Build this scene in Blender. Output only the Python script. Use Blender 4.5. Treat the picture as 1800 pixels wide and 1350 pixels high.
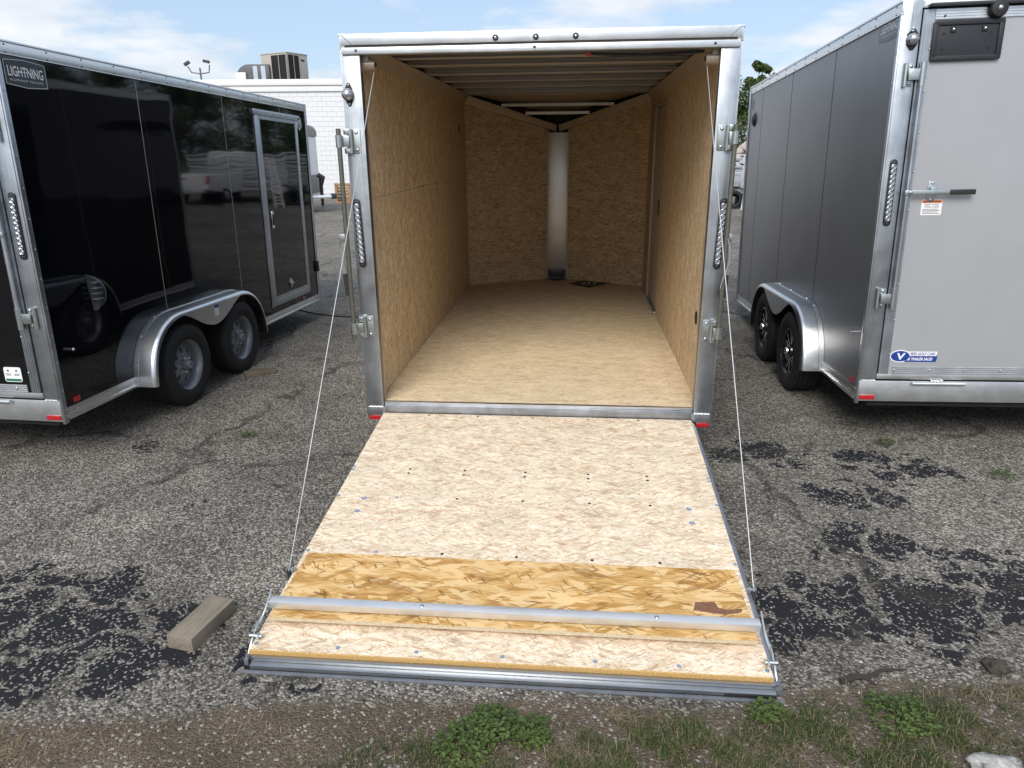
import bpy, bmesh, math, random
import numpy as np
from mathutils import Matrix, Vector
R = math.radians
random.seed(7); rng = np.random.default_rng(7)
for o in list(bpy.data.objects): bpy.data.objects.remove(o)
scene = bpy.context.scene
col = scene.collection

# ------------------------------------------------------------------ camera, sky, sun, exposure
def rot(yaw, pitch, roll):
    return Matrix.Rotation(yaw, 4, 'Z') @ Matrix.Rotation(pitch, 4, 'X') @ Matrix.Rotation(roll, 4, 'Y')
cam = bpy.data.objects.new('camera', bpy.data.cameras.new('camera')); col.objects.link(cam)
RC = rot(0, -.3137, .0069)
cam.matrix_world = Matrix.Translation((0, 0, 1.8289)) @ RC @ Matrix.Rotation(R(90), 4, 'X')
cam.data.sensor_width = 36; cam.data.lens = 1244.97 / 1800 * 36
cam.data.clip_start = .05; cam.data.clip_end = 3000
scene.camera = cam

SUN_EL, SUN_AZ = R(42), R(196)      # azimuth from +y clockwise: the light comes from behind the camera
world = bpy.data.worlds.new('World'); scene.world = world; world.use_nodes = True
wn, wl = world.node_tree.nodes, world.node_tree.links
wn.clear()
def N(nodes, t, **kw):
    n = nodes.new(t)
    for k, v in kw.items(): setattr(n, k, v)
    return n
wo = N(wn, 'ShaderNodeOutputWorld'); bg = N(wn, 'ShaderNodeBackground'); bg.inputs[1].default_value = .10
sky = N(wn, 'ShaderNodeTexSky', sky_type='NISHITA', sun_disc=False, sun_elevation=SUN_EL, sun_rotation=SUN_AZ, air_density=1.0, dust_density=1.6, ozone_density=1.0, altitude=200)
tc = N(wn, 'ShaderNodeTexCoord'); sx = N(wn, 'ShaderNodeSeparateXYZ'); wl.new(tc.outputs['Generated'], sx.inputs[0])
def wm(op, a, b=None):
    n = N(wn, 'ShaderNodeMath', operation=op)
    for i, v in enumerate((a, b)):
        if v is None: continue
        if isinstance(v, (int, float)): n.inputs[i].default_value = v
        else: wl.new(v, n.inputs[i])
    return n.outputs[0]
zc = wm('ADD', wm('MAXIMUM', sx.outputs[2], 0.), .16)
cx = N(wn, 'ShaderNodeCombineXYZ'); wl.new(wm('DIVIDE', sx.outputs[0], zc), cx.inputs[0]); wl.new(wm('DIVIDE', sx.outputs[1], zc), cx.inputs[1])
mpw = N(wn, 'ShaderNodeMapping'); mpw.inputs['Location'].default_value = (3.1, .4, 0); wl.new(cx.outputs[0], mpw.inputs[0])
n1 = N(wn, 'ShaderNodeTexNoise'); n1.inputs['Scale'].default_value = 1.05; n1.inputs['Detail'].default_value = 9; n1.inputs['Roughness'].default_value = .56
wl.new(mpw.outputs[0], n1.inputs['Vector'])
rp = N(wn, 'ShaderNodeValToRGB'); rp.color_ramp.elements[0].position = .475; rp.color_ramp.elements[1].position = .575
wl.new(n1.outputs[0], rp.inputs[0])
n2 = N(wn, 'ShaderNodeTexNoise'); n2.inputs['Scale'].default_value = 2.2; n2.inputs['Detail'].default_value = 7; wl.new(mpw.outputs[0], n2.inputs['Vector'])
rp2 = N(wn, 'ShaderNodeValToRGB'); rp2.color_ramp.elements[0].position = .3; rp2.color_ramp.elements[1].position = .72
rp2.color_ramp.elements[0].color = (4.6, 4.95, 5.5, 1); rp2.color_ramp.elements[1].color = (6.3, 6.35, 6.5, 1); wl.new(n2.outputs[0], rp2.inputs[0])
# thin high haze veils the blue, broken cloud lies over it
veil = N(wn, 'ShaderNodeMixRGB'); veil.inputs[0].default_value = .6; veil.inputs[2].default_value = (3.3, 4.25, 5.6, 1); wl.new(sky.outputs[0], veil.inputs[1])
mx = N(wn, 'ShaderNodeMixRGB'); wl.new(wm('MULTIPLY', rp.outputs[0], .9), mx.inputs[0]); wl.new(veil.outputs[0], mx.inputs[1]); wl.new(rp2.outputs[0], mx.inputs[2])
wl.new(mx.outputs[0], bg.inputs[0]); wl.new(bg.outputs[0], wo.inputs[0])

sun = bpy.data.objects.new('sun', bpy.data.lights.new('sun', 'SUN')); col.objects.link(sun)
sun.data.energy = 2.1; sun.data.angle = R(36); sun.data.color = (1, .96, .90)
sd = Vector((math.sin(SUN_AZ) * math.cos(SUN_EL), math.cos(SUN_AZ) * math.cos(SUN_EL), math.sin(SUN_EL)))
sun.rotation_euler = sd.to_track_quat('Z', 'Y').to_euler(); sun.location = (0, -5, 12)
vs = scene.view_settings; vs.view_transform = 'Standard'; vs.look = 'None'; vs.exposure = .73; vs.gamma = 1; vs.use_curve_mapping = False
scene.render.engine = 'CYCLES'; scene.cycles.max_bounces = 8; scene.cycles.diffuse_bounces = 5; scene.cycles.caustics_reflective = False; scene.cycles.caustics_refractive = False; scene.cycles.use_denoising = True

# ------------------------------------------------------------------ node helpers and materials
class NT:
    def __init__(s, name):
        s.m = bpy.data.materials.new(name); s.m.use_nodes = True
        s.n, s.l = s.m.node_tree.nodes, s.m.node_tree.links
        s.p = s.n['Principled BSDF']; s.tc = s.n.new('ShaderNodeTexCoord'); s.co = s.tc.outputs['Object']
    def set(s, **kw):
        for k, v in kw.items():
            i = s.p.inputs[{'col': 'Base Color', 'rough': 'Roughness', 'metal': 'Metallic', 'spec': 'Specular IOR Level', 'coat': 'Coat Weight', 'trans': 'Transmission Weight', 'nrm': 'Normal', 'ior': 'IOR', 'alpha': 'Alpha'}[k]]
            if hasattr(v, 'is_output') or isinstance(v, bpy.types.NodeSocket): s.l.new(v, i)
            else: i.default_value = (*v, 1) if k == 'col' and len(v) == 3 else v
        return s.m
    def node(s, t, ins=(), out=0, **kw):
        n = s.n.new(t)
        for k, v in kw.items(): setattr(n, k, v)
        for k, v in (ins.items() if isinstance(ins, dict) else enumerate(ins)):
            if v is None: continue
            if isinstance(v, bpy.types.NodeSocket): s.l.new(v, n.inputs[k])
            else: n.inputs[k].default_value = v
        return n.outputs[out]
    def math(s, op, a, b=0., c=None, clamp=False):
        return s.node('ShaderNodeMath', [a, b] + ([c] if c is not None else []), operation=op, use_clamp=clamp)
    def map(s, v, scale=(1, 1, 1), rt=(0, 0, 0), loc=(0, 0, 0)):
        if rt != (0, 0, 0): v = s.node('ShaderNodeMapping', {'Vector': v, 'Rotation': rt})
        return s.node('ShaderNodeMapping', {'Vector': v, 'Scale': scale, 'Location': loc})
    def noise(s, v, scale, detail=4, rough=.5, out=0):
        return s.node('ShaderNodeTexNoise', {'Vector': v, 'Scale': scale, 'Detail': detail, 'Roughness': rough}, out, noise_dimensions=getattr(s, 'dim', '3D'))
    def vor(s, v, scale, out='Color', feature='F1', rand=1.):
        n = s.n.new('ShaderNodeTexVoronoi'); n.feature = feature; n.voronoi_dimensions = getattr(s, 'dim', '3D'); s.l.new(v, n.inputs['Vector']); n.inputs['Scale'].default_value = scale; n.inputs['Randomness'].default_value = rand
        return n.outputs[out]
    def ramp(s, f, stops, interp='LINEAR'):
        n = s.n.new('ShaderNodeValToRGB'); e = n.color_ramp.elements; n.color_ramp.interpolation = interp
        while len(e) < len(stops): e.new(.5)
        for k, (p, c) in zip(e, stops):
            k.position = p; k.color = (c, c, c, 1) if isinstance(c, (int, float)) else (*c, 1)
        s.l.new(f, n.inputs[0]); return n.outputs[0]
    def mix(s, f, a, b, mode='MIX'):
        n = s.n.new('ShaderNodeMixRGB'); n.blend_type = mode
        for i, v in enumerate((f, a, b)):
            if isinstance(v, bpy.types.NodeSocket): s.l.new(v, n.inputs[i])
            else: n.inputs[i].default_value = v if i == 0 else ((*v, 1) if isinstance(v, tuple) else (v, v, v, 1))
        return n.outputs[0]
    def bump(s, h, strength=.3, dist=.002, nrm=None):
        return s.node('ShaderNodeBump', {'Strength': strength, 'Distance': dist, 'Height': h, **({'Normal': nrm} if nrm else {})})
    def rgb2f(s, c): return s.node('ShaderNodeSeparateColor', [c], 0)
    def mul(s, c, k): return s.mix(1., c, k, 'MULTIPLY')

def plain(name, c, rough=.5, metal=0., var=.12, scale=9., bump=0., bscale=120., spec=.5, coat=0.):
    t = NT(name); f = t.noise(t.co, scale, 5, .6)
    k = t.ramp(f, [(.25, 1 - var), (.75, 1 + var)])
    t.set(col=t.mul(tuple(c), k), metal=metal, spec=spec, coat=coat)
    t.set(rough=t.math('ADD', t.math('MULTIPLY', t.noise(t.co, scale * 2.3, 3), .16), rough - .08))
    if bump: t.set(nrm=t.bump(t.noise(t.co, bscale, 4), bump, .002))
    return t.m
def brushed(name, c, rough=.34, axis=2, streak=.10, blot=.12, metal=1., fine=260):
    t = NT(name); sc = [fine, fine, fine]; sc[axis] = 2.5
    a = t.noise(t.map(t.co, tuple(sc)), 1, 3); b = t.noise(t.co, 5.5, 6, .65); sm = t.noise(t.co, 40, 4, .7)
    k = t.mix(1., t.ramp(a, [(.3, 1 - streak), (.7, 1 + streak)]), t.ramp(b, [(.3, 1 - blot), (.7, 1 + blot * .6)]), 'MULTIPLY')
    t.set(col=t.mul(tuple(c), k), metal=metal, rough=t.math('ADD', t.math('MULTIPLY', b, .22), t.math('ADD', t.math('MULTIPLY', sm, .1), rough - .16)))
    t.set(nrm=t.bump(a, .06, .001)); return t.m

def osb(name, plane='xy', tone=((.30, .17, .075), (.56, .38, .21), (.70, .535, .345), (.82, .70, .52)), size=1., along=0, dark=.5, chips=.45, fleck=.0, con=1.):
    """oriented strand board: fine lengthwise grain, pale strands, tan chips and thin dark slivers"""
    t = NT(name); sp = t.n.new('ShaderNodeSeparateXYZ'); t.l.new(t.co, sp.inputs[0]); X, Y, Z = sp.outputs
    u, v = {'xy': (X, Y), 'yz': (Y, Z), 'xz': (X, Z)}[plane]
    if along: u, v = v, u
    b0 = t.node('ShaderNodeCombineXYZ', [u, v, 0.])
    def nz(p, sc, det=3, rg=.5, out=0): return t.node('ShaderNodeTexNoise', {'Vector': p, 'Scale': sc, 'Detail': det, 'Roughness': rg}, out, noise_dimensions='2D')
    def cell(p, out='Color'):
        n = t.n.new('ShaderNodeTexVoronoi'); n.voronoi_dimensions = '2D'; t.l.new(p, n.inputs['Vector']); n.inputs['Scale'].default_value = 1; return n.outputs[out]
    wob = t.node('ShaderNodeVectorMath', [nz(b0, 6 / size, 2, .45, 1), (.5, .5, .5)], operation='SUBTRACT')
    base = t.node('ShaderNodeVectorMath', [b0, t.node('ShaderNodeVectorMath', {0: wob, 'Scale': .034 * size}, operation='SCALE')], operation='ADD')
    P = lambda a, su, sv, off: t.map(base, (su / size, sv / size, 1), (0, 0, R(a)), (off, off * .7, 0))
    g1 = nz(P(4, 16, 210, 0), 1, 4, .6); g2 = nz(P(-14, 24, 260, 3), 1, 3, .6)
    c1 = t.rgb2f(cell(P(7, 10, 48, 0))); c2 = t.rgb2f(cell(P(-20, 13, 60, 5))); c3 = t.rgb2f(cell(P(41, 14, 52, 9)))
    sel = nz(P(0, 9, 22, 2), 1, 2)
    st = t.mix(t.ramp(sel, [(.46, 0), (.50, 1)]), c1, c2); st = t.mix(t.ramp(sel, [(.63, 0), (.65, 1)]), st, c3)
    val = t.mix(.45, t.mix(chips, t.mix(.5, g1, g2), st), g1)
    c = t.ramp(val, [(.46 - .20 / con, tone[1]), (.46, tone[2]), (.46 + .20 / con, tone[3])])
    tn = t.rgb2f(cell(P(14, 11, 40, 13))); tn2 = t.rgb2f(cell(P(-33, 15, 70, 17)))
    tan = t.math('MULTIPLY', t.math('MAXIMUM', t.math('GREATER_THAN', tn, .945 - fleck), t.math('GREATER_THAN', tn2, .95 - fleck)), t.ramp(g2, [(.35, .2), (.6, .75)]))
    c = t.mix(tan, c, tuple(.6 * a_ + .4 * b_ for a_, b_ in zip(tone[0], tone[1])))
    s1 = t.rgb2f(cell(P(19, 26, 230, 21))); s2 = t.rgb2f(cell(P(-27, 34, 250, 25))); s3 = t.rgb2f(cell(P(58, 40, 230, 29)))
    k = t.math('MAXIMUM', t.math('MAXIMUM', t.math('GREATER_THAN', s1, .962 - fleck), t.math('GREATER_THAN', s2, .968 - fleck)), t.math('GREATER_THAN', s3, .975 - fleck))
    c = t.mix(t.math('MULTIPLY', k, t.ramp(sel, [(.3, dark * .4), (.65, dark)])), c, tone[0])
    big = t.ramp(nz(t.map(b0, (2.2, 5, 1)), 1.4 / size, 4), [(.3, .90), (.7, 1.06)])
    t.set(col=t.mul(c, big), rough=.74, spec=.22, nrm=t.bump(val, .3, .0012)); return t.m

M = {}
M['osb_floor'] = osb('osb floor board', 'xy', ((.36, .23, .11), (.59, .44, .26), (.68, .535, .345), (.76, .635, .455)), .55, 0, .6, .3, .005, 1.3)
M['osb_wall'] = osb('osb wall board', 'yz', ((.27, .135, .055), (.57, .405, .225), (.68, .52, .325), (.76, .62, .435)), .60, 1, .75, .6, .035, 1.3)
M['osb_nose'] = osb('osb nose board', 'xz', ((.26, .13, .05), (.53, .37, .195), (.66, .49, .29), (.74, .59, .39)), .60, 0, .8, .6, .04, 1.4)
M['osb_ramp'] = osb('osb ramp board', 'xy', ((.33, .185, .097), (.61, .455, .31), (.715, .58, .42), (.82, .725, .575)), .62, 0, .8, .45, .012, 1.5)
M['osb_flap'] = osb('osb flap board', 'xy', ((.17, .07, .018), (.44, .235, .07), (.60, .365, .135), (.74, .52, .26)), 1.5, 0, .75, .7, .0, 1.3)
M['osb_edge'] = plain('osb cut edge', (.56, .35, .13), .85, 0, .45, 160, .6, 260)
M['chip_edge'] = plain('chip board edge', (.55, .46, .32), .85, 0, .4, 190, .6, 260)
M['alu_v'] = brushed('mill aluminium post', (.47, .50, .535), .38, 2, .10, .22)
M['alu_x'] = brushed('mill aluminium beam', (.70, .72, .74), .38, 0, .07, .12)
M['alu_y'] = brushed('aluminium rail', (.76, .77, .78), .33, 1, .06, .08)
M['alu_dull'] = brushed('scuffed aluminium sill', (.40, .42, .46), .46, 0, .22, .35)
M['alu_end'] = brushed('satin aluminium end channel', (.46, .475, .49), .36, 0, .10, .12)
M['alu_bar'] = brushed('bright aluminium tube', (.80, .81, .83), .46, 0, .05, .05, .8)
M['alu_fender'] = plain('satin aluminium fender', (.70, .72, .74), .30, 1., .05, 3)
M['alu_tan'] = plain('roof rail aluminium', (.46, .38, .30), .42, .3, .06, 6)  # tan reflection of the wood lining is painted into this aluminium
M['column'] = plain('satin column sheet', (.55, .53, .49), .36, .7, .05, 2)
M['web_shade'] = plain('shaded steel web', (.40, .39, .365), .42, .5, .1, 7)  # web darker than the bow lip: its shadow line is put into the colour
M['groove'] = plain('painted groove shade', (.075, .065, .05), .7, 0, .2, 9)  # shadow in the header channel, painted as a dark brown strip
M['bow'] = plain('galvanised roof bow', (.70, .69, .65), .36, .6, .08, 7)
M['roof_in'] = plain('inside of roof sheet', (.44, .45, .44), .34, .75, .08, 3)
M['zinc'] = plain('zinc plated steel', (.50, .54, .54), .34, 1., .15, 60)
M['rod'] = plain('yellow zinc rod', (.21, .21, .175), .38, .85, .18, 30)
M['rubber'] = plain('black rubber', (.014, .014, .015), .62, 0, .25, 30, .2, 300)
M['tyre'] = plain('tyre rubber', (.013, .013, .014), .72, 0, .25, 14, .25, 260)
M['blackpl'] = plain('black plastic', (.016, .018, .022), .42, 0, .15, 20, .1, 400)
M['dark'] = plain('dark underside', (.02, .02, .02), .8)
M['seal'] = plain('grey rubber seal', (.13, .14, .16), .55, 0, .25, 18)
M['weld'] = plain('weld bead', (.78, .78, .78), .35, 1., .2, 200, .6, 500)
M['white'] = plain('white print', (.80, .80, .80), .5, 0, .03)
M['greyprint'] = plain('light grey print', (.50, .50, .52), .5, 0, .03)
M['decal_dark'] = plain('charcoal decal', (.032, .034, .042), .3, 0, .05)
M['decal_mid'] = plain('mid grey decal', (.105, .105, .112), .35, .2, .05)
M['blue'] = plain('blue print', (.012, .045, .26), .4, 0, .03)
M['orange'] = plain('orange print', (.80, .17, .03), .5, 0, .03)
M['green'] = plain('green print', (.02, .16, .09), .5, 0, .03)
M['black'] = plain('black print', (.01, .01, .01), .5, 0, .03)
M['screw_dark'] = plain('dark screw head', (.09, .10, .11), .4, .8, .2, 200)
M['screw_blue'] = plain('blue zinc screw head', (.38, .50, .66), .35, .9, .15, 200)
M['cable'] = plain('braided steel cable', (.50, .51, .52), .45, .5, .1, 300)
M['rim_grey'] = plain('grey painted steel wheel', (.25, .265, .285), .38, .35, .06, 12)
M['rim_black'] = plain('gloss black alloy', (.008, .008, .009), .14, 0, .05, coat=.6)
M['chrome'] = plain('chrome', (.85, .86, .88), .10, 1., .02)
t = NT('red reflector'); t.set(col=(.42, .008, .012), rough=.18, coat=.6, nrm=t.bump(t.vor(t.co, 260, 'Distance'), .5, .002)); M['red'] = t.m
t = NT('clear lens'); t.set(col=(.42, .44, .47), rough=.22, metal=.75, coat=.8); M['lens'] = t.m
t = NT('gloss black panel'); t.set(col=(.0035, .0038, .0055), rough=.035, spec=.5, nrm=t.bump(t.noise(t.map(t.co, (1, .6, 1.3)), 1.6, 2), .05, .06)); M['gloss'] = t.m
t = NT('matte charcoal panel'); t.set(col=t.mul((.27, .272, .28), t.ramp(t.noise(t.co, 3, 3), [(.3, .96), (.7, 1.04)])), rough=.44, metal=.6, nrm=t.bump(t.noise(t.co, 2.0, 2), .04, .05)); M['charcoal'] = t.m
t = NT('silver grey panel'); t.set(col=t.mul((.40, .405, .42), t.ramp(t.noise(t.co, 3, 3), [(.3, .97), (.7, 1.03)])), rough=.42, metal=.35, nrm=t.bump(t.noise(t.co, 2.4, 2), .04, .04)); M['silver'] = t.m
M['seam_light'] = plain('panel joint', (.42, .40, .37), .4, .4, .1)
M['seam_dark'] = plain('dark panel joint', (.02, .02, .022), .5)
M['doorpanel'] = plain('reflection tinted door skin', (.50, .43, .35), .38, .15, .04, 3)  # beige stands for reflected light, painted into the door skin
t = NT('car glass'); t.set(col=(.02, .025, .03), rough=.05, coat=1.); M['carglass'] = t.m
def wood(name, c, axis=1, sc=1.):
    t = NT(name); s = [55., 55., 55.]; s[axis] = 3.
    a = t.noise(t.map(t.co, tuple(x * sc for x in s)), 1, 5, .65); b = t.noise(t.co, 8, 3)
    k = t.mix(1., t.ramp(a, [(.25, .55), (.5, .95), (.8, 1.22)]), t.ramp(b, [(.3, .85), (.7, 1.12)]), 'MULTIPLY')
    t.set(col=t.mul(tuple(c), k), rough=.85, spec=.2, nrm=t.bump(a, .6, .002)); return t.m
M['oldwood'] = wood('weathered grey timber', (.235, .20, .155))
M['chockwood'] = wood('dull brown board', (.17, .135, .10))
M['palewood'] = wood('pale pine board', (.47, .30, .17), 2)

# ------------------------------------------------------------------ mesh helpers
class MB:
    def __init__(s): s.v = []; s.f = []
    def add(s, vs, fs):
        b = len(s.v); s.v += [tuple(p) for p in vs]; s.f += [tuple(i + b for i in q) for q in fs]; return s
    def box(s, x0, x1, y0, y1, z0, z1):
        return s.add([(x, y, z) for x in (x0, x1) for y in (y0, y1) for z in (z0, z1)], [(0, 1, 3, 2), (4, 6, 7, 5), (0, 4, 5, 1), (2, 3, 7, 6), (0, 2, 6, 4), (1, 5, 7, 3)])
    def hexa(s, p):   # eight corners: bottom ring then top ring
        return s.add(p, [(3, 2, 1, 0), (4, 5, 6, 7), (0, 1, 5, 4), (1, 2, 6, 5), (2, 3, 7, 6), (3, 0, 4, 7)])
    def prism(s, pts, axis, a, b):
        f = {0: lambda p, h: (h, p[0], p[1]), 1: lambda p, h: (p[0], h, p[1]), 2: lambda p, h: (p[0], p[1], h)}[axis]; n = len(pts)
        return s.add([f(p, a) for p in pts] + [f(p, b) for p in pts], [tuple(range(n))[::-1], tuple(range(n, 2 * n))] + [(i, (i + 1) % n, n + (i + 1) % n, n + i) for i in range(n)])
    def tube(s, pts, r, n=8, cap=True):
        pts = [Vector(p) for p in pts]; m = len(pts); rr = r if isinstance(r, (list, tuple)) else [r] * m; vs = []
        up = Vector((0, 0, 1)); d0 = (pts[1] - pts[0]).normalized()
        if abs(d0.z) > .9: up = Vector((1, 0, 0))
        for i, p in enumerate(pts):
            d = (pts[min(i + 1, m - 1)] - pts[max(i - 1, 0)]).normalized(); a = d.cross(up).normalized(); b = a.cross(d)
            vs += [p + (a * math.cos(2 * math.pi * k / n) + b * math.sin(2 * math.pi * k / n)) * rr[i] for k in range(n)]
        fs = [(i * n + k, i * n + (k + 1) % n, (i + 1) * n + (k + 1) % n, (i + 1) * n + k) for i in range(m - 1) for k in range(n)]
        if cap: fs += [tuple(range(n))[::-1], tuple((m - 1) * n + k for k in range(n))]
        return s.add(vs, fs)
    def cyl(s, p0, p1, r, n=14, r2=None): return s.tube([p0, p1], [r, r if r2 is None else r2], n)
    def lathe(s, prof, c, axis=0, n=40, closed=False):   # prof: (radius, height along axis)
        vs = []; m = len(prof)
        for k in range(n):
            a = 2 * math.pi * k / n; ca, sa = math.cos(a), math.sin(a)
            for r, h in prof:
                vs.append({0: (c[0] + h, c[1] + r * ca, c[2] + r * sa), 1: (c[0] + r * ca, c[1] + h, c[2] + r * sa), 2: (c[0] + r * ca, c[1] + r * sa, c[2] + h)}[axis])
        fs = []
        for k in range(n):
            k2 = (k + 1) % n
            for i in range(m if closed else m - 1): j = (i + 1) % m; fs.append((k * m + i, k * m + j, k2 * m + j, k2 * m + i))
        return s.add(vs, fs)
    def dome(s, c, nrm, r, h=None, n=8):
        h = r * .6 if h is None else h; nz = Vector(nrm).normalized(); a = nz.orthogonal().normalized(); b = nz.cross(a); c = Vector(c); vs = []
        for q, (kr, kh) in enumerate(((1, 0), (.82, .6), (.4, .95))): vs += [c + (a * math.cos(2 * math.pi * k / n) + b * math.sin(2 * math.pi * k / n)) * r * kr + nz * h * kh for k in range(n)]
        vs.append(c + nz * h)
        fs = [(q * n + k, q * n + (k + 1) % n, (q + 1) * n + (k + 1) % n, (q + 1) * n + k) for q in range(2) for k in range(n)] + [(2 * n + k, 2 * n + (k + 1) % n, 3 * n) for k in range(n)]
        return s.add(vs, fs)
    def grid(s, rows, closed=False):
        m = len(rows[0]); vs = [p for r in rows for p in r]
        return s.add(vs, [(i * m + k, i * m + k + 1, (i + 1) * m + k + 1, (i + 1) * m + k) for i in range(len(rows) - 1) for k in range(m - 1)])
    def build(s, name, mat, parent=None, bevel=0., smooth=0, segs=2):
        me = bpy.data.meshes.new(name); me.from_pydata(s.v, [], s.f)
        bm = bmesh.new(); bm.from_mesh(me); bmesh.ops.recalc_face_normals(bm, faces=bm.faces)
        if bevel: bmesh.ops.bevel(bm, geom=[e for e in bm.edges if len(e.link_faces) == 2 and e.calc_face_angle() > .5], offset=bevel, segments=segs, affect='EDGES', clamp_overlap=True, profile=.6)
        bm.to_mesh(me); bm.free()
        if smooth or bevel: me.shade_smooth(); me.set_sharp_from_angle(angle=R(smooth or 32))
        me.materials.append(M[mat] if isinstance(mat, str) else mat)
        o = bpy.data.objects.new(name, me); col.objects.link(o)
        if parent: o.parent = parent
        return o
def B(*a): return MB().box(*a)
def tag(o, label=None, cat=None, group=None, kind=None):
    for k, v in (('label', label), ('category', cat), ('group', group), ('kind', kind)):
        if v: o[k] = v
    return o
def thing(name, label, cat, mw=None, group=None):
    o = bpy.data.objects.new(name, None); o.empty_display_size = .2; col.objects.link(o)
    if mw is not None: o.matrix_world = mw
    return tag(o, label, cat, group)
def copy_tree(o, parent=None, mw=None):
    c = o.copy(); col.objects.link(c); c.parent = parent
    if mw is not None: c.matrix_world = mw
    for ch in o.children: copy_tree(ch, c)
    return c
def text(body, size, mat, parent, org, right, up, name='lettering', bold=0., shear=0., sx=1., spacing=1., align='LEFT'):
    cu = bpy.data.curves.new('t', 'FONT'); cu.body = body; cu.size = size; cu.align_x = align; cu.offset = bold; cu.shear = shear; cu.space_character = spacing; cu.resolution_u = 3
    ob = bpy.data.objects.new('t', cu); col.objects.link(ob); bpy.context.view_layer.update()
    me = bpy.data.meshes.new_from_object(ob.evaluated_get(bpy.context.evaluated_depsgraph_get())); bpy.data.objects.remove(ob)
    r, u = Vector(right).normalized(), Vector(up).normalized(); n = r.cross(u)
    mt = Matrix.Translation(org) @ Matrix((r, u, n)).transposed().to_4x4() @ Matrix.Diagonal((sx, 1, 1, 1)); me.transform(mt); me.name = name
    me.materials.clear(); me.materials.append(M[mat]); o = bpy.data.objects.new(name, me); col.objects.link(o); o.parent = parent; return o
def flat(pts, org, right, up, thick, name, mat, parent):
    r, u = Vector(right).normalized(), Vector(up).normalized(); n = r.cross(u); o = Vector(org); k = len(pts)
    vs = [o + r * a + u * b for a, b in pts] + [o + r * a + u * b + n * thick for a, b in pts]
    return MB().add(vs, [tuple(range(k))[::-1], tuple(range(k, 2 * k))] + [(i, (i + 1) % k, k + (i + 1) % k, k + i) for i in range(k)]).build(name, mat, parent)
def rrect(x0, x1, z0, z1, r, n=5):
    p = []
    for cx_, cz_, a0 in ((x1 - r, z1 - r, 0), (x0 + r, z1 - r, 90), (x0 + r, z0 + r, 180), (x1 - r, z0 + r, 270)):
        p += [(cx_ + r * math.cos(R(a0 + 90 * k / n)), cz_ + r * math.sin(R(a0 + 90 * k / n))) for k in range(n + 1)]
    return p

# ------------------------------------------------------------------ ground: one sheet with wear attributes
PATCH = {
 'a': [(-2.38, 2.86), (-2.24, 2.94), (-1.97, 2.84), (-1.82, 2.88), (-1.66, 2.81), (-1.61, 2.7), (-1.45, 2.65), (-1.29, 2.59), (-1.2, 2.49), (-1.17, 2.28), (-1.23, 2.22), (-1.35, 2.19), (-1.39, 2.1), (-1.46, 2.02), (-1.64, 2.05), (-1.77, 2.03), (-2.1, 2.1), (-2.5, 2.4)],
 'b': [(-1.19, 2.28), (-1.11, 2.42), (-1.02, 2.42), (-.9, 2.18), (-.72, 2.14), (-.71, 2.09), (-.96, 2.12), (-1.08, 2.11)],
 'd': [(1.95, 4.13), (2.13, 4.22), (2.41, 4.19), (2.6, 4.08), (2.52, 3.87), (2.28, 3.73), (2.12, 3.76), (1.98, 3.88)],
 'e': [(1.63, 3.69), (1.95, 3.82), (2.17, 3.72), (2.17, 3.44), (2.07, 3.35), (1.83, 3.41), (1.67, 3.55)],
 'f': [(1.25, 4.24), (1.63, 4.37), (1.88, 4.13), (1.8, 3.94), (1.54, 4.01), (1.25, 4.1)],
 'g': [(1.06, 2.82), (1.31, 2.84), (1.37, 2.75), (1.61, 2.82), (1.7, 2.75), (1.96, 2.84), (2.23, 2.98), (2.35, 2.83), (2.57, 2.78), (2.27, 2.38), (1.86, 2.28), (1.66, 2.2), (1.53, 2.29), (1.33, 2.32), (1.13, 2.28), (1., 2.17), (.97, 2.26), (1.04, 2.58)],
 'h': [(1.56, 3.2), (1.83, 3.29), (1.94, 3.2), (1.99, 3.03), (1.79, 2.96), (1.54, 2.89), (1.41, 2.91)],
 'j': [(1.99, 2.98), (2.24, 3.08), (2.4, 2.9), (2.32, 2.78), (2.09, 2.83)]}
FAINT = {'c': [(-2.7, 4.45), (-2.51, 4.71), (-2.34, 4.6), (-2.2, 4.2), (-2.41, 4.1), (-2.61, 4.21)], 'k': [(-1.98, 3.64), (-1.88, 3.78), (-1.62, 3.56), (-1.73, 3.43), (-1.87, 3.47)],
 'i': [(2.52, 4.12), (2.75, 4.03), (2.82, 3.57), (2.7, 3.34), (2.58, 3.44), (2.5, 3.72)]}
DIRT_LINE = [(-3, 1.9), (-1.95, 1.94), (-1.38, 1.96), (-.97, 2.03), (-.41, 2.05), (.19, 2.04), (.78, 2.0), (1.02, 2.09), (1.45, 2.13), (1.85, 2.11), (3, 2.1)]
def poly_sd(px, py, poly):   # signed distance, positive inside
    d = np.full(px.shape, 1e9); inside = np.zeros(px.shape, bool); n = len(poly)
    for i in range(n):
        (x0, y0), (x1, y1) = poly[i], poly[(i + 1) % n]; ex, ey = x1 - x0, y1 - y0
        tt = np.clip(((px - x0) * ex + (py - y0) * ey) / (ex * ex + ey * ey), 0, 1); d = np.minimum(d, np.hypot(px - x0 - tt * ex, py - y0 - tt * ey))
        c = ((y0 > py) != (y1 > py)) & (px < (x1 - x0) * (py - y0) / ((y1 - y0) if y1 != y0 else 1e-9) + x0); inside ^= c
    return np.where(inside, d, -d)
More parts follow.
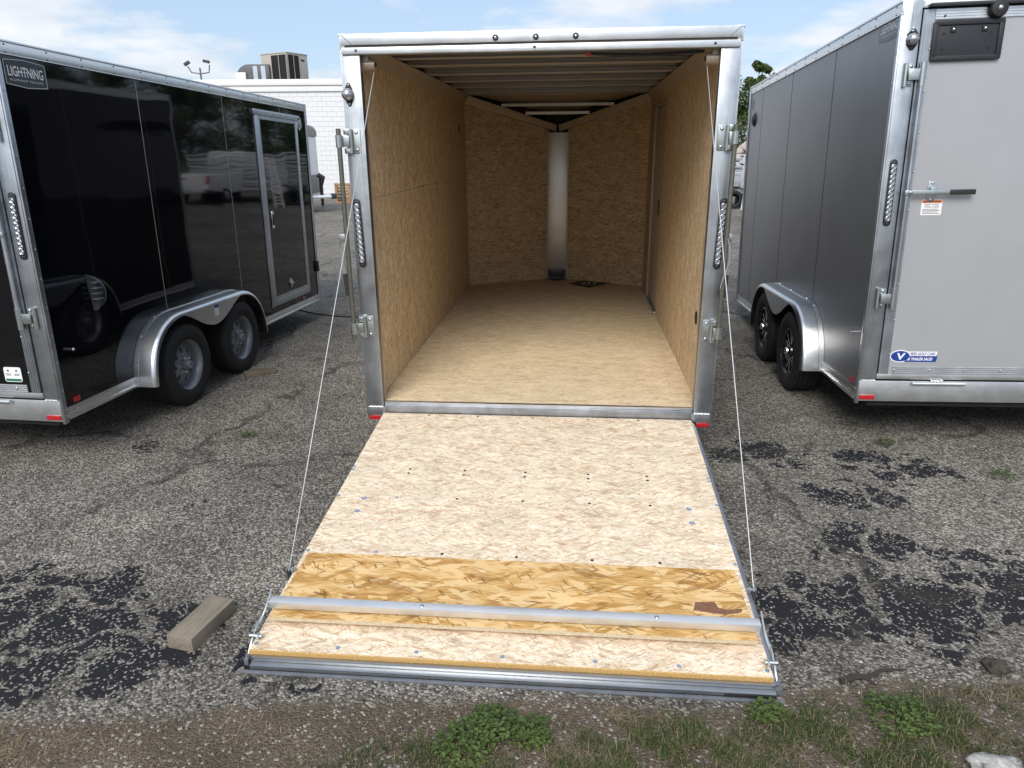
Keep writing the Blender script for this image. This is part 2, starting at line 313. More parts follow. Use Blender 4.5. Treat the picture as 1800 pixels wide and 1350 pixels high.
def masks(px, py):
    p = np.zeros(px.shape)
    for q in PATCH.values(): p = np.maximum(p, np.clip(.55 + poly_sd(px, py, q) / .24, 0, 1))
    for q in FAINT.values(): p = np.maximum(p, .62 * np.clip(.5 + poly_sd(px, py, q) / .3, 0, 1))
    dl = np.interp(px, [a for a, b in DIRT_LINE], [b for a, b in DIRT_LINE]); d = np.clip(.5 + (dl - py) / .16, 0, 1)
    pale = np.clip(1 - np.hypot((px + 1.1) / .36, (py - 2.72) / .3), 0, 1)
    return p, d, pale
def lumps(x, y, s=1.):
    return (np.sin(x * 1.7 * s + 1) * np.cos(y * 1.3 * s) + .5 * np.sin(x * 4.1 * s + y * 2.7 * s) + .3 * np.sin(x * 9.3 * s - y * 7.9 * s)) / 1.8
def axis_pts(lo, hi, step, far, k=1.35):
    a = list(np.arange(lo, hi + 1e-6, step)); s = step; x = hi; r = []
    while x < far: s *= k; x += s; r.append(x)
    s = step; x = lo; l = []
    while x > -far: s *= k; x -= s; l.append(x)
    return np.array(l[::-1] + a + r)
gx, gy = axis_pts(-4.5, 4.5, .05, 900), axis_pts(1.4, 7.5, .05, 900)
GX, GY = np.meshgrid(gx, gy); pm, dm, wmk = masks(GX, GY)
def bank(x, y): return np.clip((y - 44) / 10, 0, 1) * np.clip((x - 2) / 6, 0, 1) * 1.35
GZ = np.where((np.abs(GX) < 4.5) & (GY > 1.4) & (GY < 7.5), lumps(GX, GY, 2) * .002, 0) + dm * lumps(GX, GY, 5) * .006 * (GY > 1.3) + bank(GX, GY)
nx, ny = len(gx), len(gy)
me = bpy.data.meshes.new('ground'); ii = np.arange((nx - 1) * (ny - 1)); r0, c0 = ii // (nx - 1), ii % (nx - 1); a0 = r0 * nx + c0
me.from_pydata(np.stack([GX, GY, GZ], -1).reshape(-1, 3).tolist(), [], np.stack([a0, a0 + 1, a0 + nx + 1, a0 + nx], 1).tolist())
for nm, ar in (('patch', pm), ('dirt', dm), ('pale', wmk), ('turf', np.clip((GY - 46) / 2, 0, 1) * np.clip((GX - 2) / 4, 0, 1))):
    at = me.attributes.new(nm, 'FLOAT', 'POINT'); at.data.foreach_set('value', ar.ravel().astype(np.float32))
me.shade_smooth()
t = NT('worn gravelly asphalt'); t.dim = '2D'
def attr(nm): n = t.n.new('ShaderNodeAttribute'); n.attribute_name = nm; return n.outputs['Fac']
big = t.noise(t.co, .55, 4, .6); mid = t.noise(t.co, 3.2, 6, .65); sm = t.noise(t.co, 17, 4, .6)
wv = t.node('ShaderNodeVectorMath', [t.co, t.node('ShaderNodeVectorMath', {0: t.noise(t.co, 2.5, 4, .6, 1), 'Scale': .5}, operation='SCALE')], operation='ADD')
ce = t.vor(wv, 2.3, 'Distance', 'DISTANCE_TO_EDGE'); ce2 = t.vor(wv, 7.5, 'Distance', 'DISTANCE_TO_EDGE'); cbig = t.vor(wv, .62, 'Distance', 'DISTANCE_TO_EDGE')
v1 = t.vor(t.co, 105, 'Distance'); r1 = t.rgb2f(t.vor(t.co, 105)); v2 = t.vor(t.co, 48, 'Distance'); r2 = t.rgb2f(t.vor(t.co, 48)); r3 = t.rgb2f(t.vor(t.co, 210))
stone = t.ramp(r1, [(0, (.062, .055, .048)), (.3, (.128, .116, .100)), (.6, (.205, .186, .160)), (.85, (.295, .270, .232)), (1, (.46, .43, .38))])
stone = t.mix(t.math('MULTIPLY', t.math('GREATER_THAN', r2, .90), t.math('LESS_THAN', v2, .42)), stone, (.36, .34, .30))
stone = t.mul(stone, t.ramp(v1, [(.0, 1.12), (.55, .88), (.8, .55)]))
stone = t.mul(stone, t.ramp(big, [(.3, .74), (.7, 1.16)])); stone = t.mul(stone, t.ramp(mid, [(.3, .80), (.7, 1.18)]))
stone = t.mix(t.math('MULTIPLY', attr('pale'), .9), stone, t.mul(stone, 1.75))
# bare binder where the loose stone is gone; stones stay in its crack net
dk = t.math('ADD', attr('patch'), t.math('ADD', t.math('MULTIPLY', t.math('SUBTRACT', mid, .5), 1.5), t.math('MULTIPLY', t.math('SUBTRACT', sm, .5), .9)))
dk = t.math('SUBTRACT', dk, t.ramp(ce, [(.0, .85), (.045, .40), (.12, 0)])); dk = t.math('SUBTRACT', dk, t.ramp(ce2, [(.0, .5), (.10, 0)]))
dk = t.ramp(dk, [(.47, 0), (.60, 1)])
dk = t.math('MULTIPLY', dk, t.ramp(attr('patch'), [(.05, 0), (.3, 1)]))
binder = t.mix(t.math('MULTIPLY', t.math('GREATER_THAN', t.math('ADD', r1, t.math('MULTIPLY', t.math('SUBTRACT', t.noise(t.co, 9, 4, .7), .5), .95)), .88), t.math('LESS_THAN', v1, .6)), t.mul((.0115, .012, .0150), t.ramp(r3, [(0, .6), (1, 1.5)])), (.24, .225, .195))
c = t.mix(dk, stone, binder)
c = t.mix(t.math('MULTIPLY', t.ramp(cbig, [(.0, 1), (.012, .8), (.028, 0)]), t.ramp(mid, [(.42, 0), (.55, .8)])), c, (.028, .025, .02))
soil = t.mul(t.ramp(t.noise(t.co, 70, 5, .7), [(.3, (.065, .050, .037)), (.55, (.125, .098, .073)), (.8, (.20, .165, .13))]), t.ramp(mid, [(.3, .75), (.7, 1.2)]))
soil = t.mix(t.math('GREATER_THAN', r1, .93), soil, (.30, .28, .25))
df = t.ramp(t.math('ADD', attr('dirt'), t.math('ADD', t.math('MULTIPLY', t.math('SUBTRACT', mid, .5), 1.1), t.math('MULTIPLY', t.math('SUBTRACT', sm, .5), .7))), [(.42, 0), (.75, 1)])
c = t.mix(df, c, soil)
turfc = t.ramp(t.noise(t.co, 1.2, 5), [(.3, (.035, .06, .016)), (.7, (.075, .10, .03))]); c = t.mix(attr('turf'), c, turfc)
h = t.math('SUBTRACT', t.math('MULTIPLY', t.math('SUBTRACT', 1., v1), t.math('SUBTRACT', 1.25, dk)), 0.)
t.set(col=c, rough=t.math('SUBTRACT', .92, t.math('MULTIPLY', dk, .12)), spec=.3, nrm=t.bump(h, .75, .006))
me.materials.append(t.m); g = bpy.data.objects.new('ground', me); col.objects.link(g); tag(g, kind='structure')

# ------------------------------------------------------------------ trailers
W = 2.13; HW = W / 2
TM = {'m': ((.1465, 4.1499, .2668), (-.0891, .007, -.0011)), 'b': ((-3.8094, 4.195, .3028), (-.1175, -.0177, .0061)), 'g': ((3.2865, 4.1998, .3292), (-.1091, -.0328, -.0162))}
def tmat(k): o, a = TM[k]; return Matrix.Translation(o) @ rot(*a)
FY0, FY1, FZ = .708, 2.505, .455
def arch(y, off=0.):
    y0, y1, zt, ry = FY0 + off, FY1 - off, FZ - off, .46
    if y <= y0 or y >= y1: return 0.
    d = max(y0 + ry - y, y - (y1 - ry), 0) / ry
    return zt * (1 - d ** 2.25) ** (1 / 2.1)
WY = (1.18, 2.035)
TR_ = .313
PROF = [(FY0, -.005)] + [(FY0 + .46 * (1 - math.cos(a)), 0) for a in np.linspace(.06, math.pi / 2, 14)] + [(y, 0) for y in np.linspace(FY0 + .5, FY1 - .5, 8)] + [(FY1 - .46 * (1 - math.cos(a)), 0) for a in np.linspace(math.pi / 2, .06, 14)] + [(FY1, -.005)]
PROF = [(y, z if z < 0 else arch(y)) for y, z in PROF]
def prof_n(i):
    a, b = PROF[max(i - 1, 0)], PROF[min(i + 1, len(PROF) - 1)]; dy, dz = b[0] - a[0], b[1] - a[1]; l = math.hypot(dy, dz) or 1
    return (-dz / l, dy / l)
def fender(root, s, small=False):
    rows = []; rows2 = []
    for i, (y, z) in enumerate(PROF):
        ny_, nz_ = prof_n(i); sec = [(HW + .002, 0), (1.19, 0), (1.207, -.003), (1.219, -.010), (1.226, -.021), (1.227, -.034), (1.222, -.034), (1.21, -.02), (1.19, -.006), (HW + .002, -.006)]
        rows.append([(s * x, y + ny_ * d, z + nz_ * d) for x, d in sec]); rows2.append([(s * x, y + ny_ * d, z + nz_ * d) for x, d in ((HW + .002, .004), (HW + .036, .004), (HW + .038, .001))])
    f = MB().grid(rows).build('fender', 'alu_fender', root, smooth=50)
    MB().grid(rows2).build('fender_flange', 'alu_y', f, smooth=50)
    # skirt dips between the two wheels
    ya, yb = WY[0] - .06, WY[1] + .06; n = 30; top, bot = [], []
    for k in range(n + 1):
        y = ya + (yb - ya) * k / n; zt = arch(y) - .028; m = (WY[0] + WY[1]) / 2; u = abs(y - m) / ((yb - ya) / 2)
        zb = .262 + (zt - .262) * (1 - (math.cos(min(u, 1) * math.pi) * .5 + .5) ** .85); top.append((y, zt)); bot.append((y, min(zb, zt - .001)))
    MB().prism(bot + top[::-1], 0, s * 1.2195, s * 1.2235).build('fender_skirt', 'alu_fender', f)
    rv = MB()
    for i in range(3, len(PROF) - 2, 4):
        y, z = PROF[i]; ny_, nz_ = prof_n(i); rv.dome((s * (HW + .018), y + ny_ * .004, z + nz_ * .004), (0, ny_, nz_), .006, n=6)
    tag(rv.build('rivet', 'zinc', f), kind='stuff')
    return f
def tyre_mesh():
    mb = MB(); w = .10; r = TR_
    prof = [(.192, -w * .86), (.205, -w * .93), (.235, -w * 1.0), (.27, -w * .99), (.292, -w * .93), (.305, -w * .80)]
    for x in (-.052, -.022, .022, .052): prof += [(r, x - .007), (r - .009, x - .004), (r - .009, x + .004), (r, x + .007)]
    prof += [(.305, w * .80), (.292, w * .93), (.27, w * .99), (.262, w * 1.0), (.235, w * 1.0), (.205, w * .93), (.192, w * .86)]
    mb.lathe(prof, (0, 0, 0), 0, 56)
    for k in range(56):       # shoulder tread blocks
        for s in (-1, 1):
            a = 2 * math.pi * (k + (.5 if s > 0 else 0)) / 56; ca, sa = math.cos(a), math.sin(a); tn = (-sa, ca); hw_ = .0115
            p = [(x, r_ * ca + tn[0] * q, r_ * sa + tn[1] * q) for r_ in (.290, .3125) for x, q in ((s * .062, -hw_), (s * .0925 if r_ < .3 else s * .080, -hw_), (s * .0925 if r_ < .3 else s * .080, hw_), (s * .062, hw_))]
            mb.hexa(p)
    return mb
def mod_wheel(w, s):
    rim = MB(); rim.lathe([(.192, .082), (.199, .086), (.199, .078), (.186, .066), (.176, .05), (.172, .02), (.150, .024), (.146, .030)], (0, 0, 0), 0, 48)
    rim.lathe([(.192, -.082), (.176, -.06), (.172, .02)], (0, 0, 0), 0, 48)
    nh = 8; r0, r1, rh, rc = .062, .146, .021, .113; bow = lambda r: .030 + (.146 - r) * .20
    for k in range(nh):
        th = 2 * math.pi * k / nh; half = math.pi / nh; outer, inner, deep = [], [], []; angs = [i * 2 * math.pi / 28 for i in range(28)]
        for a in angs:
            du, dv = math.cos(a), math.sin(a); hu1, hu0, hv = r1 - rc, rc - r0, half * rc
            tt = min((hu1 if du > 0 else hu0) / max(abs(du), 1e-6), hv / max(abs(dv), 1e-6)); rr, aa = rc + du * tt, th + dv * tt / rc
            outer.append((bow(rr), rr * math.cos(aa), rr * math.sin(aa))); rr, aa = rc + du * rh * 1.15, th + dv * rh * .9 / rc
            inner.append((bow(rr), rr * math.cos(aa), rr * math.sin(aa))); deep.append((bow(rr) - .016, rr * math.cos(aa), rr * math.sin(aa)))
        n = 28; rim.add(outer + inner + deep, [(i, (i + 1) % n, n + (i + 1) % n, n + i) for i in range(n)] + [(n + i, n + (i + 1) % n, 2 * n + (i + 1) % n, 2 * n + i) for i in range(n)])
    rim.lathe([(.063, bow(.062)), (.050, .045), (.04, .046), (.0, .046)], (0, 0, 0), 0, 24)
    o = rim.build('rim', 'rim_grey', w, smooth=40)
    hb = MB(); hb.lathe([(.042, .03), (.042, .066), (.030, .070), (.030, .094), (.026, .098), (.014, .098), (.013, .090), (0, .090)], (0, 0, 0), 0, 24).build('hub_cap', 'rim_grey', o, smooth=40)
    for k in range(5):
        a = 2 * math.pi * k / 5; MB().cyl((.04, .057 * math.cos(a), .057 * math.sin(a)), (.066, .057 * math.cos(a), .057 * math.sin(a)), .0105, 6).build('lug_nut', 'chrome', o)
    MB().lathe([(.0, -.005), (.165, -.005), (.165, -.03), (0, -.03)], (0, 0, 0), 0, 24).build('brake_drum', 'dark', w)
def alloy_wheel(w, s):
    rim = MB(); rim.lathe([(.192, .084), (.200, .088), (.199, .078), (.184, .060), (.176, .03), (.172, -.06), (.192, -.082)], (0, 0, 0), 0, 48)
    rim.lathe([(.052, .056), (.048, .070), (.03, .072), (0, .072)], (0, 0, 0), 0, 24); rim.lathe([(.056, .0), (.056, .054), (.05, .058)], (0, 0, 0), 0, 24)
    o = rim.build('rim', 'rim_black', w, smooth=40)
    for k in range(6):
        for q in (-1, 1):
            a0, a1 = 2 * math.pi * k / 6 + q * .10, 2 * math.pi * k / 6 + q * .22; P = lambda a, r, x, d: (x, r * math.cos(a) - d * math.sin(a), r * math.sin(a) + d * math.cos(a))
            h0, h1 = .013, .010
            MB().hexa([P(a0, .045, .022, -h0), P(a0, .045, .022, h0), P(a1, .182, .034, h1), P(a1, .182, .034, -h1), P(a0, .045, .058, -h0), P(a0, .045, .058, h0), P(a1, .182, .066, h1), P(a1, .182, .066, -h1)]).build('spoke', 'rim_black', o, bevel=.003)
            MB().hexa([P(a0, .062, .055, -h0 * .55), P(a0, .062, .055, h0 * .55), P(a1, .178, .062, h1 * .5), P(a1, .178, .062, -h1 * .5), P(a0, .062, .0595, -h0 * .55), P(a0, .062, .0595, h0 * .55), P(a1, .178, .0675, h1 * .5), P(a1, .178, .0675, -h1 * .5)]).build('spoke_face', 'chrome', o)
    MB().lathe([(.034, .06), (.034, .088), (.030, .100), (.018, .106), (0, .107)], (0, 0, 0), 0, 24).build('hub_cap', 'chrome', o, smooth=40)
    MB().lathe([(.0, -.005), (.165, -.005), (.165, -.03), (0, -.03)], (0, 0, 0), 0, 24).build('brake_drum', 'dark', w)
WHEELS = {}
def make_wheel(kind):
    ty = tyre_mesh().build('tyre', 'tyre', None, smooth=30); w = ty
    return w
def wheel(root, kind, mw_local, rotx):
    if kind not in WHEELS:
        proto = thing('wheel', None, None); tyre_mesh().build('tyre', 'tyre', proto, smooth=28); (mod_wheel if kind == 'mod' else alloy_wheel)(proto, 1)
        WHEELS[kind] = proto; w = proto
    else: w = copy_tree(WHEELS[kind])
    for ch in w.children: pass
    w.parent = root; w.matrix_parent_inverse = Matrix(); w.matrix_basis = mw_local @ Matrix.Rotation(rotx, 4, 'X')
    return w
def panel(root, s, y0, y1, zt, mat, x0=1.045, name='side_panel', x1=HW):
    n = max(2, int((y1 - y0) / .03)); lo = []
    for k in range(n + 1):
        y = y0 + (y1 - y0) * k / n; lo.append((y, max(.067, arch(y, .02))))
    return MB().prism(lo + [(y1, zt), (y0, zt)], 0, s * x0, s * x1).build(name, mat, root)
def shell(k, root, L, H, side_mat, seam_mat, seams, wheel_kind, nose=.62, hollow=False, skip=None):
    tw = tmat(k); sg = .0045 if k == 'g' else .0028
    edges = [.041] + seams + [L - .02]
    for s in (1, -1):
        for a, b in zip(edges[:-1], edges[1:]): panel(root, s, a + sg, b - sg, H - .074, side_mat, 1.0615)
        panel(root, s, .042, L - .021, H - .075, seam_mat, 1.03 if not hollow else 1.042, 'wall_core', HW - .004)
        if not hollow: pass
        for q in seams:
            zl = max(.067, arch(q) + .004); B(*sorted((s * (HW - .006), s * (HW + .0012))), q - (.0034 if k == 'g' else .0024), q + (.0034 if k == 'g' else .0024), zl, H - .076).build('panel_joint', seam_mat, root)
        # top, corner and bottom extrusions
        tt = B(*sorted((s * (HW - .02), s * (HW + .008))), .0, L, H - .075, H - .004).box(*sorted((s * (HW - .03), s * (HW + .014))), .0, L, H - .012, H).box(*sorted((s * (HW), s * (HW + .0105))), .0, L, H - .075, H - .068).build('top_trim', 'alu_y', root, bevel=.002)
        rv = MB()
        for i, y in enumerate(np.arange(.08, L, .30)):
            for z in (H - .022, H - .062): rv.dome((s * (HW + .0085), y + .01 * (i % 2), z), (s, 0, 0), .006, n=6)
        tag(rv.build('rivet', 'seal', tt), kind='stuff')
        ct = B(*sorted((s * (HW - .01), s * (HW + .007))), .002, .040, -.03, H - .077).box(*sorted((s * (HW + .006), s * (HW + .010))), .002, .010, -.03, H - .077).build('corner_trim', 'alu_v', root, bevel=.002)
        rv = MB()
        for z in list(np.arange(.18, H - .1, .17)) + [.02, .055]: rv.dome((s * (HW + .0075), .026, z), (s, 0, 0), .006, n=6)
        tag(rv.build('rivet', 'zinc', ct), kind='stuff')
        for a, b in ((.041, FY0 - .002), (FY1 + .002, L)):
            rl = B(*sorted((s * (HW - .02), s * (HW + .006))), a, b, .001, .066).box(*sorted((s * (HW), s * (HW + .014))), a, b, -.010, .008).box(*sorted((s * HW, s * (HW + .010))), a, b, .056, .0665).build('bottom_rail', 'alu_y', root, bevel=.002)
            rv = MB()
            for y in np.arange(a + .09, b, .30): rv.dome((s * (HW + .0065), y, .032), (s, 0, 0), .006, n=6)
            tag(rv.build('rivet', 'zinc', rl), kind='stuff')
        fender(root, s)
        for wy in WY:
            for it in range(1):
                base = tw @ Vector((s * 1.118, wy, 0)); zl = (TR_ - .003 - base.z) / tw.to_3x3()[2][2]
            wheel(root, wheel_kind, Matrix.Translation((s * 1.118, wy, zl)) @ (Matrix.Rotation(math.pi, 4, 'Z') if s < 0 else Matrix()), random.uniform(0, 6))
        MB().box(*sorted((s * 1.0145, s * 1.02)), FY0 + .03, FY1 - .03, .0, FZ - .03).build('wheel_well', 'dark', root)
        # v nose
        MB().hexa([(s * HW, L, .0), (s * .12, L + nose, .0), (s * .11, L + nose - .03, .0), (s * (HW - .03), L - .02, .0), (s * HW, L, H - .01), (s * .12, L + nose, H - .16), (s * .11, L + nose - .03, H - .16), (s * (HW - .03), L - .02, H - .01)]).build('nose_panel', side_mat, root)
        MB().tube([(s * (HW + .003), L + .004, -.01), (s * (HW + .003), L + .004, H)], .016, 8).build('nose_corner_trim', 'alu_v', root, smooth=40)
    B(-.125, .125, L + nose - .03, L + nose + .01, -.02, H - .15).build('nose_cap', 'alu_v', root, bevel=.004)
    u = B(-.98, .98, .06, L, -.06, -.012); u.build('underframe', 'dark', root)
    for wy in WY:
        base = tw @ Vector((0, wy, 0)); MB().cyl((-1.02, wy, TR_ - base.z), (1.02, wy, TR_ - base.z), .035, 10).build('axle', 'dark', root)
    tb = MB()
    for s in (1, -1): tb.tube([(s * .55, L - .1, -.05), (s * .04, L + nose + .75, -.05)], .035, 6)
    tb.build('tongue', 'dark', root); MB().tube([(0, L + nose + .55, .45), (0, L + nose + .55, -.2)], .03, 8).build('tongue_jack', 'dark', root)
    base = tw @ Vector((0, L + nose + .55, -.2)); MB().box(-.08, .08, L + nose + .47, L + nose + .63, -base.z - .2 + .004, -.199).build('jack_stand', 'oldwood', root)
    MB().add([(-HW, .052, H - .006), (HW, .052, H - .006), (HW, L, H - .006), (.12, L + nose, H - .155), (-.12, L + nose, H - .155), (-HW, L, H - .006), (-HW, .052, H - .002), (HW, .052, H - .002), (HW, L, H - .002), (.12, L + nose, H - .14), (-.12, L + nose, H - .14), (-HW, L, H - .002), ],
             [(0, 1, 2, 5), (5, 2, 3, 4), (6, 7, 8, 11), (11, 8, 9, 10)]).build('roof_sheet', 'roof_in', root)

def led_light(root, p0, p1, n=11, clear=True):
    p0, p1 = Vector(p0), Vector(p1); d = (p1 - p0).normalized(); sd_ = Vector((d.z, 0, -d.x)); r = .021; L = (p1 - p0).length
    pts = []
    for a in range(0, 181, 20): pts.append((math.cos(R(a)) * r, L - r + math.sin(R(a)) * r))
    for a in range(180, 361, 20): pts.append((math.cos(R(a)) * r, r + math.sin(R(a)) * r))
    vs = [p0 + sd_ * a + d * b + Vector((0, y, 0)) for y in (.0, -.010) for a, b in pts]; k = len(pts)
    base = MB().add(vs, [tuple(range(k)), tuple(range(2 * k - 1, k - 1, -1))] + [(i, (i + 1) % k, k + (i + 1) % k, k + i) for i in range(k)]).build('tail_light', 'blackpl', root, bevel=.002)
    c0, c1 = p0 + d * .045, p1 - d * .045
    for i in range(n):
        c = c0.lerp(c1, i / (n - 1)) + Vector((0, -.010, 0)); MB().lathe([(.0158, .0), (.0158, -.006), (.0135, -.0068), (.007, -.0015), (.0048, -.0045), (0, -.0055)], c, 1, 14).build('led_lens', 'lens', base, smooth=25)
    for c in (p0 + d * .018, p1 - d * .018): MB().dome(c + Vector((0, -.010, 0)), (0, -1, 0), .006, n=8).build('screw', 'screw_dark', base)
    return base
def cam_hinge(root, s, z, arm=0., open_=False, x=None):
    """two-bolt keeper plate on the post with its knuckle and arm"""
    x0 = 1.0 if x is None else x; A = lambda a, b: sorted((s * a, s * b))
    pl_ = MB().prism(rrect(*A(x0 - .008, x0 + .036), z - .066, z + .066, .010), 1, -.001, -.007).build('keeper_plate', 'zinc', root, bevel=.001)
    kn = MB(); kn.cyl((s * (x0 + .046), -.018, z - .064), (s * (x0 + .046), -.018, z + .064), .0125, 12)
    kn.build('knuckle', 'zinc', pl_, smooth=40)
    MB().box(*A(x0 + .048, x0 + .082), -.030, -.006, z - .066, z - .036).box(*A(x0 + .048, x0 + .082), -.030, -.006, z + .036, z + .066).build('keeper_lug', 'zinc', pl_, bevel=.004)
    for dz in (-.046, .046): MB().dome((s * (x0 + .014), -.007, z + dz), (0, -1, 0), .0105, .006, 10).build('bolt', 'zinc', pl_, smooth=60)
    return pl_
def rear_sill_light(root, s, z0=-.028, z1=-.002, x0=.985, x1=1.06):
    MB().box(*sorted((s * x0, s * x1)), -.012, .0, z0, z1).build('reflector', 'red', root, bevel=.003)

# ---------- the open trailer in the middle
mt = tmat('m'); main = thing('cargo_trailer', 'open aluminium cargo trailer with bare wood lining and lowered ramp', 'trailer', mt)
LM, HM = 4.05, 2.188
shell('m', main, LM, HM, 'gloss', 'seam_light', [1.21, 2.39, 3.57], 'mod', nose=.55, hollow=True)
for s in (1, -1):
    B(*sorted((s * .965, s * HW)), -.002, .048, .044, 2.083).build('rear_post', 'alu_v', main, bevel=.003)
    B(*sorted((s * .965, s * .969)), -.0, .07, .076, 2.083).build('post_lip', 'alu_tan', main)
    B(*sorted((s * .955, s * HW)), -.003, .048, -.012, .043).build('sill_corner', 'alu_v', main, bevel=.003)
    wb = MB(); wb.tube([(s * (.968 + .0085 * i), -.004, .0435 + .0012 * math.sin(i * 2.2)) for i in range(12)], [.0045 + .0014 * math.sin(i * 2.6) for i in range(12)], 6); wb.build('weld', 'weld', main, smooth=60)
    rear_sill_light(main, s, -.040, -.014)
hd = B(-HW, HW, -.003, .05, 2.131, HM - .001).build('header', 'alu_x', main, bevel=.003)
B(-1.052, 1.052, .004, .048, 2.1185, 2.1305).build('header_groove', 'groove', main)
for s in (1, -1): MB().tube([(s * 1.062, -.004, 2.184), (s * 1.004, -.004, 2.134)], .0016, 5).build('mitre_weld', 'seal', main)
B(-HW + .004, HW - .004, -.014, .05, 2.084, 2.118).build('header_lower', 'alu_x', main, bevel=.002)
B(-.962, .962, -.001, .04, -.012, .058).build('rear_sill', 'alu_dull', main, bevel=.006)
B(-.962, .962, .012, .04, .0585, .074).build('sill_strip', 'alu_x', main, bevel=.002)
for x in (-.219, -.004, .207):
    cl = MB().lathe([(.0155, .0), (.0155, -.006), (.010, -.008), (.010, -.004)], (x, -.003, 2.153), 1, 20).build('clearance_light', 'rubber', hd, smooth=40)
    MB().dome((x, -.006, 2.153), (0, -1, 0), .0105, .006, 12).build('clearance_lens', 'lens', hd, smooth=60)
rv = MB()
for x in (-.98, -.01, .93): rv.dome((x, -.014, 2.103), (0, -1, 0), .008, n=8)
tag(rv.build('header_screw', 'screw_dark', main, smooth=60), kind='stuff')
# corner lamp on the left post only
lb = MB().prism([(-1.044, 1.823), (-1.060, 1.853), (-1.060, 1.913), (-1.044, 1.943), (-1.032, 1.943), (-1.018, 1.913), (-1.018, 1.853), (-1.032, 1.823)], 1, -.002, -.008).build('corner_lamp', 'rubber', main, bevel=.002)
MB().lathe([(.0, -.036), (.016, -.034), (.030, -.022), (.034, .0)], (-1.043, -.008, 1.883), 1, 20).build('lamp_dome', 'lens', lb, smooth=60)
for z in (1.833, 1.932): MB().dome((-1.038, -.008, z), (0, -1, 0), .006, n=8).build('screw', 'zinc', lb)
for s in (1, -1): led_light(main, (s * 1.030, -.002, .928), (s * 1.042, -.002, 1.325))
for s in (1, -1):
    xr = 1.098 if s < 0 else 1.062
    for z in (1.638, .565):
        pl_ = cam_hinge(main, s, z, x=.998 if s < 0 else .985)
        # swung-out strap to the lock rod
        xa = (.998 if s < 0 else .985) + .046
        MB().box(*sorted((s * xa, s * (xr + .002))), -.047 if s < 0 else -.062, -.040 if s < 0 else -.055, z - .030, z + .030).build('rod_strap', 'zinc', pl_, bevel=.002)
        MB().cyl((s * xr, -.06, z - .033), (s * xr, -.06, z + .033), .0185, 14).build('rod_sleeve', 'zinc', pl_, smooth=40)
    rod = MB().cyl((s * xr, -.06, .500), (s * xr, -.06, 1.705), .0135, 14).build('lock_rod', 'rod', main, smooth=40)
    hx, hy = (s * (xr + .022), -.06) if s < 0 else (s * (xr + .02), -.02)
    path = [(1.125, 0), (1.07, 0), (1.03, .012), (.98, .016), (.94, .010), (.90, .004), (.77, -.004)]
    for a, (z0, d0) in enumerate(path[:-1]):
        pass
    strip = lambda pts, w, th: [[(hx + s * d - w * c_, hy - th * e, z) for c_, e in ((-.5, -.5), (.5, -.5), (.5, .5), (-.5, .5), (-.5, -.5))] for z, d in pts]
    MB().grid(strip(path[:6], .022, .008)).build('lock_handle', 'zinc', rod, smooth=30)
    gp = [(.895, .004), (.885, .0042), (.83, .0005), (.775, -.004), (.768, -.005)]
    MB().grid(strip(gp, .026, .018)).build('handle_grip', 'rubber', rod, smooth=30)
    MB().box(hx - .018, hx + .018, hy - .010, hy + .012, 1.085, 1.130).build('handle_bracket', 'zinc', rod, bevel=.003)
# lining
MB().add([(-1.0, .041, .052), (1.0, .041, .052), (1.0, LM, .052), (.12, 4.5, .052), (-.12, 4.5, .052), (-1.0, LM, .052), (-1.0, .041, .0745), (1.0, .041, .0745), (1.0, LM, .0745), (.12, 4.5, .0745), (-.12, 4.5, .0745), (-1.0, LM, .0745)],
         [(5, 4, 3, 2, 1, 0), (6, 7, 8, 9, 10, 11), (0, 1, 7, 6), (1, 2, 8, 7), (2, 3, 9, 8), (3, 4, 10, 9), (4, 5, 11, 10), (5, 0, 6, 11)]).build('floor_board', 'osb_floor', main)
for z0, z1 in ((.0755, 1.312), (1.3145, 2.07)): B(-1.012, -1.0, .05, LM + .003, z0, z1).build('wall_board', 'osb_wall', main)
vb = MB().lathe([(.0, .0025), (.040, .0025), (.043, .0)], (-.999, 3.61, 1.80), 0, 20).build('vent_hole', 'rubber', main)
DY0, DY1 = 2.60, 3.72
for y0, y1, z0, z1 in ((.05, DY0, .0755, 2.07), (DY1 + .09, LM + .003, .0755, 2.07), (DY0 + .001, DY1 + .089, 1.99, 2.07)): B(1.0, 1.012, y0, y1, z0, z1).build('wall_board', 'osb_wall', main)
MB().lathe([(.0, -.003), (.040, -.003), (.044, .0)], (.999, .348, .562), 0, 20).build('vent_hole', 'rubber', main)
dr = B(1.006, 1.04, DY0 + .012, DY1 - .31, .105, 1.955).build('side_door', 'doorpanel', main, bevel=.003)
B(.998, 1.005, 2.80, 2.86, .985, 1.13).build('door_latch', 'blackpl', dr, bevel=.003)
B(.990, 1.012, DY1 - .29, DY1 + .088, .0755, 1.988).build('door_jamb', 'alu_tan', main, bevel=.003)
B(.990, 1.03, DY0 + .001, DY1 - .292, 1.962, 1.988).build('door_head', 'alu_tan', main, bevel=.003)
B(.985, 1.03, DY0 + .001, DY1 - .292, .0755, .100).build('door_threshold', 'alu_dull', main, bevel=.003)
MB().box(1.02, 1.045, DY0, DY1 - .28, .076, 1.98).build('door_gap', 'rubber', main)
MB().prism(rrect(2.50, 2.60, 1.90, 1.985, .03), 0, .994, 1.0).build('door_corner_plate', 'doorpanel', main, bevel=.002)
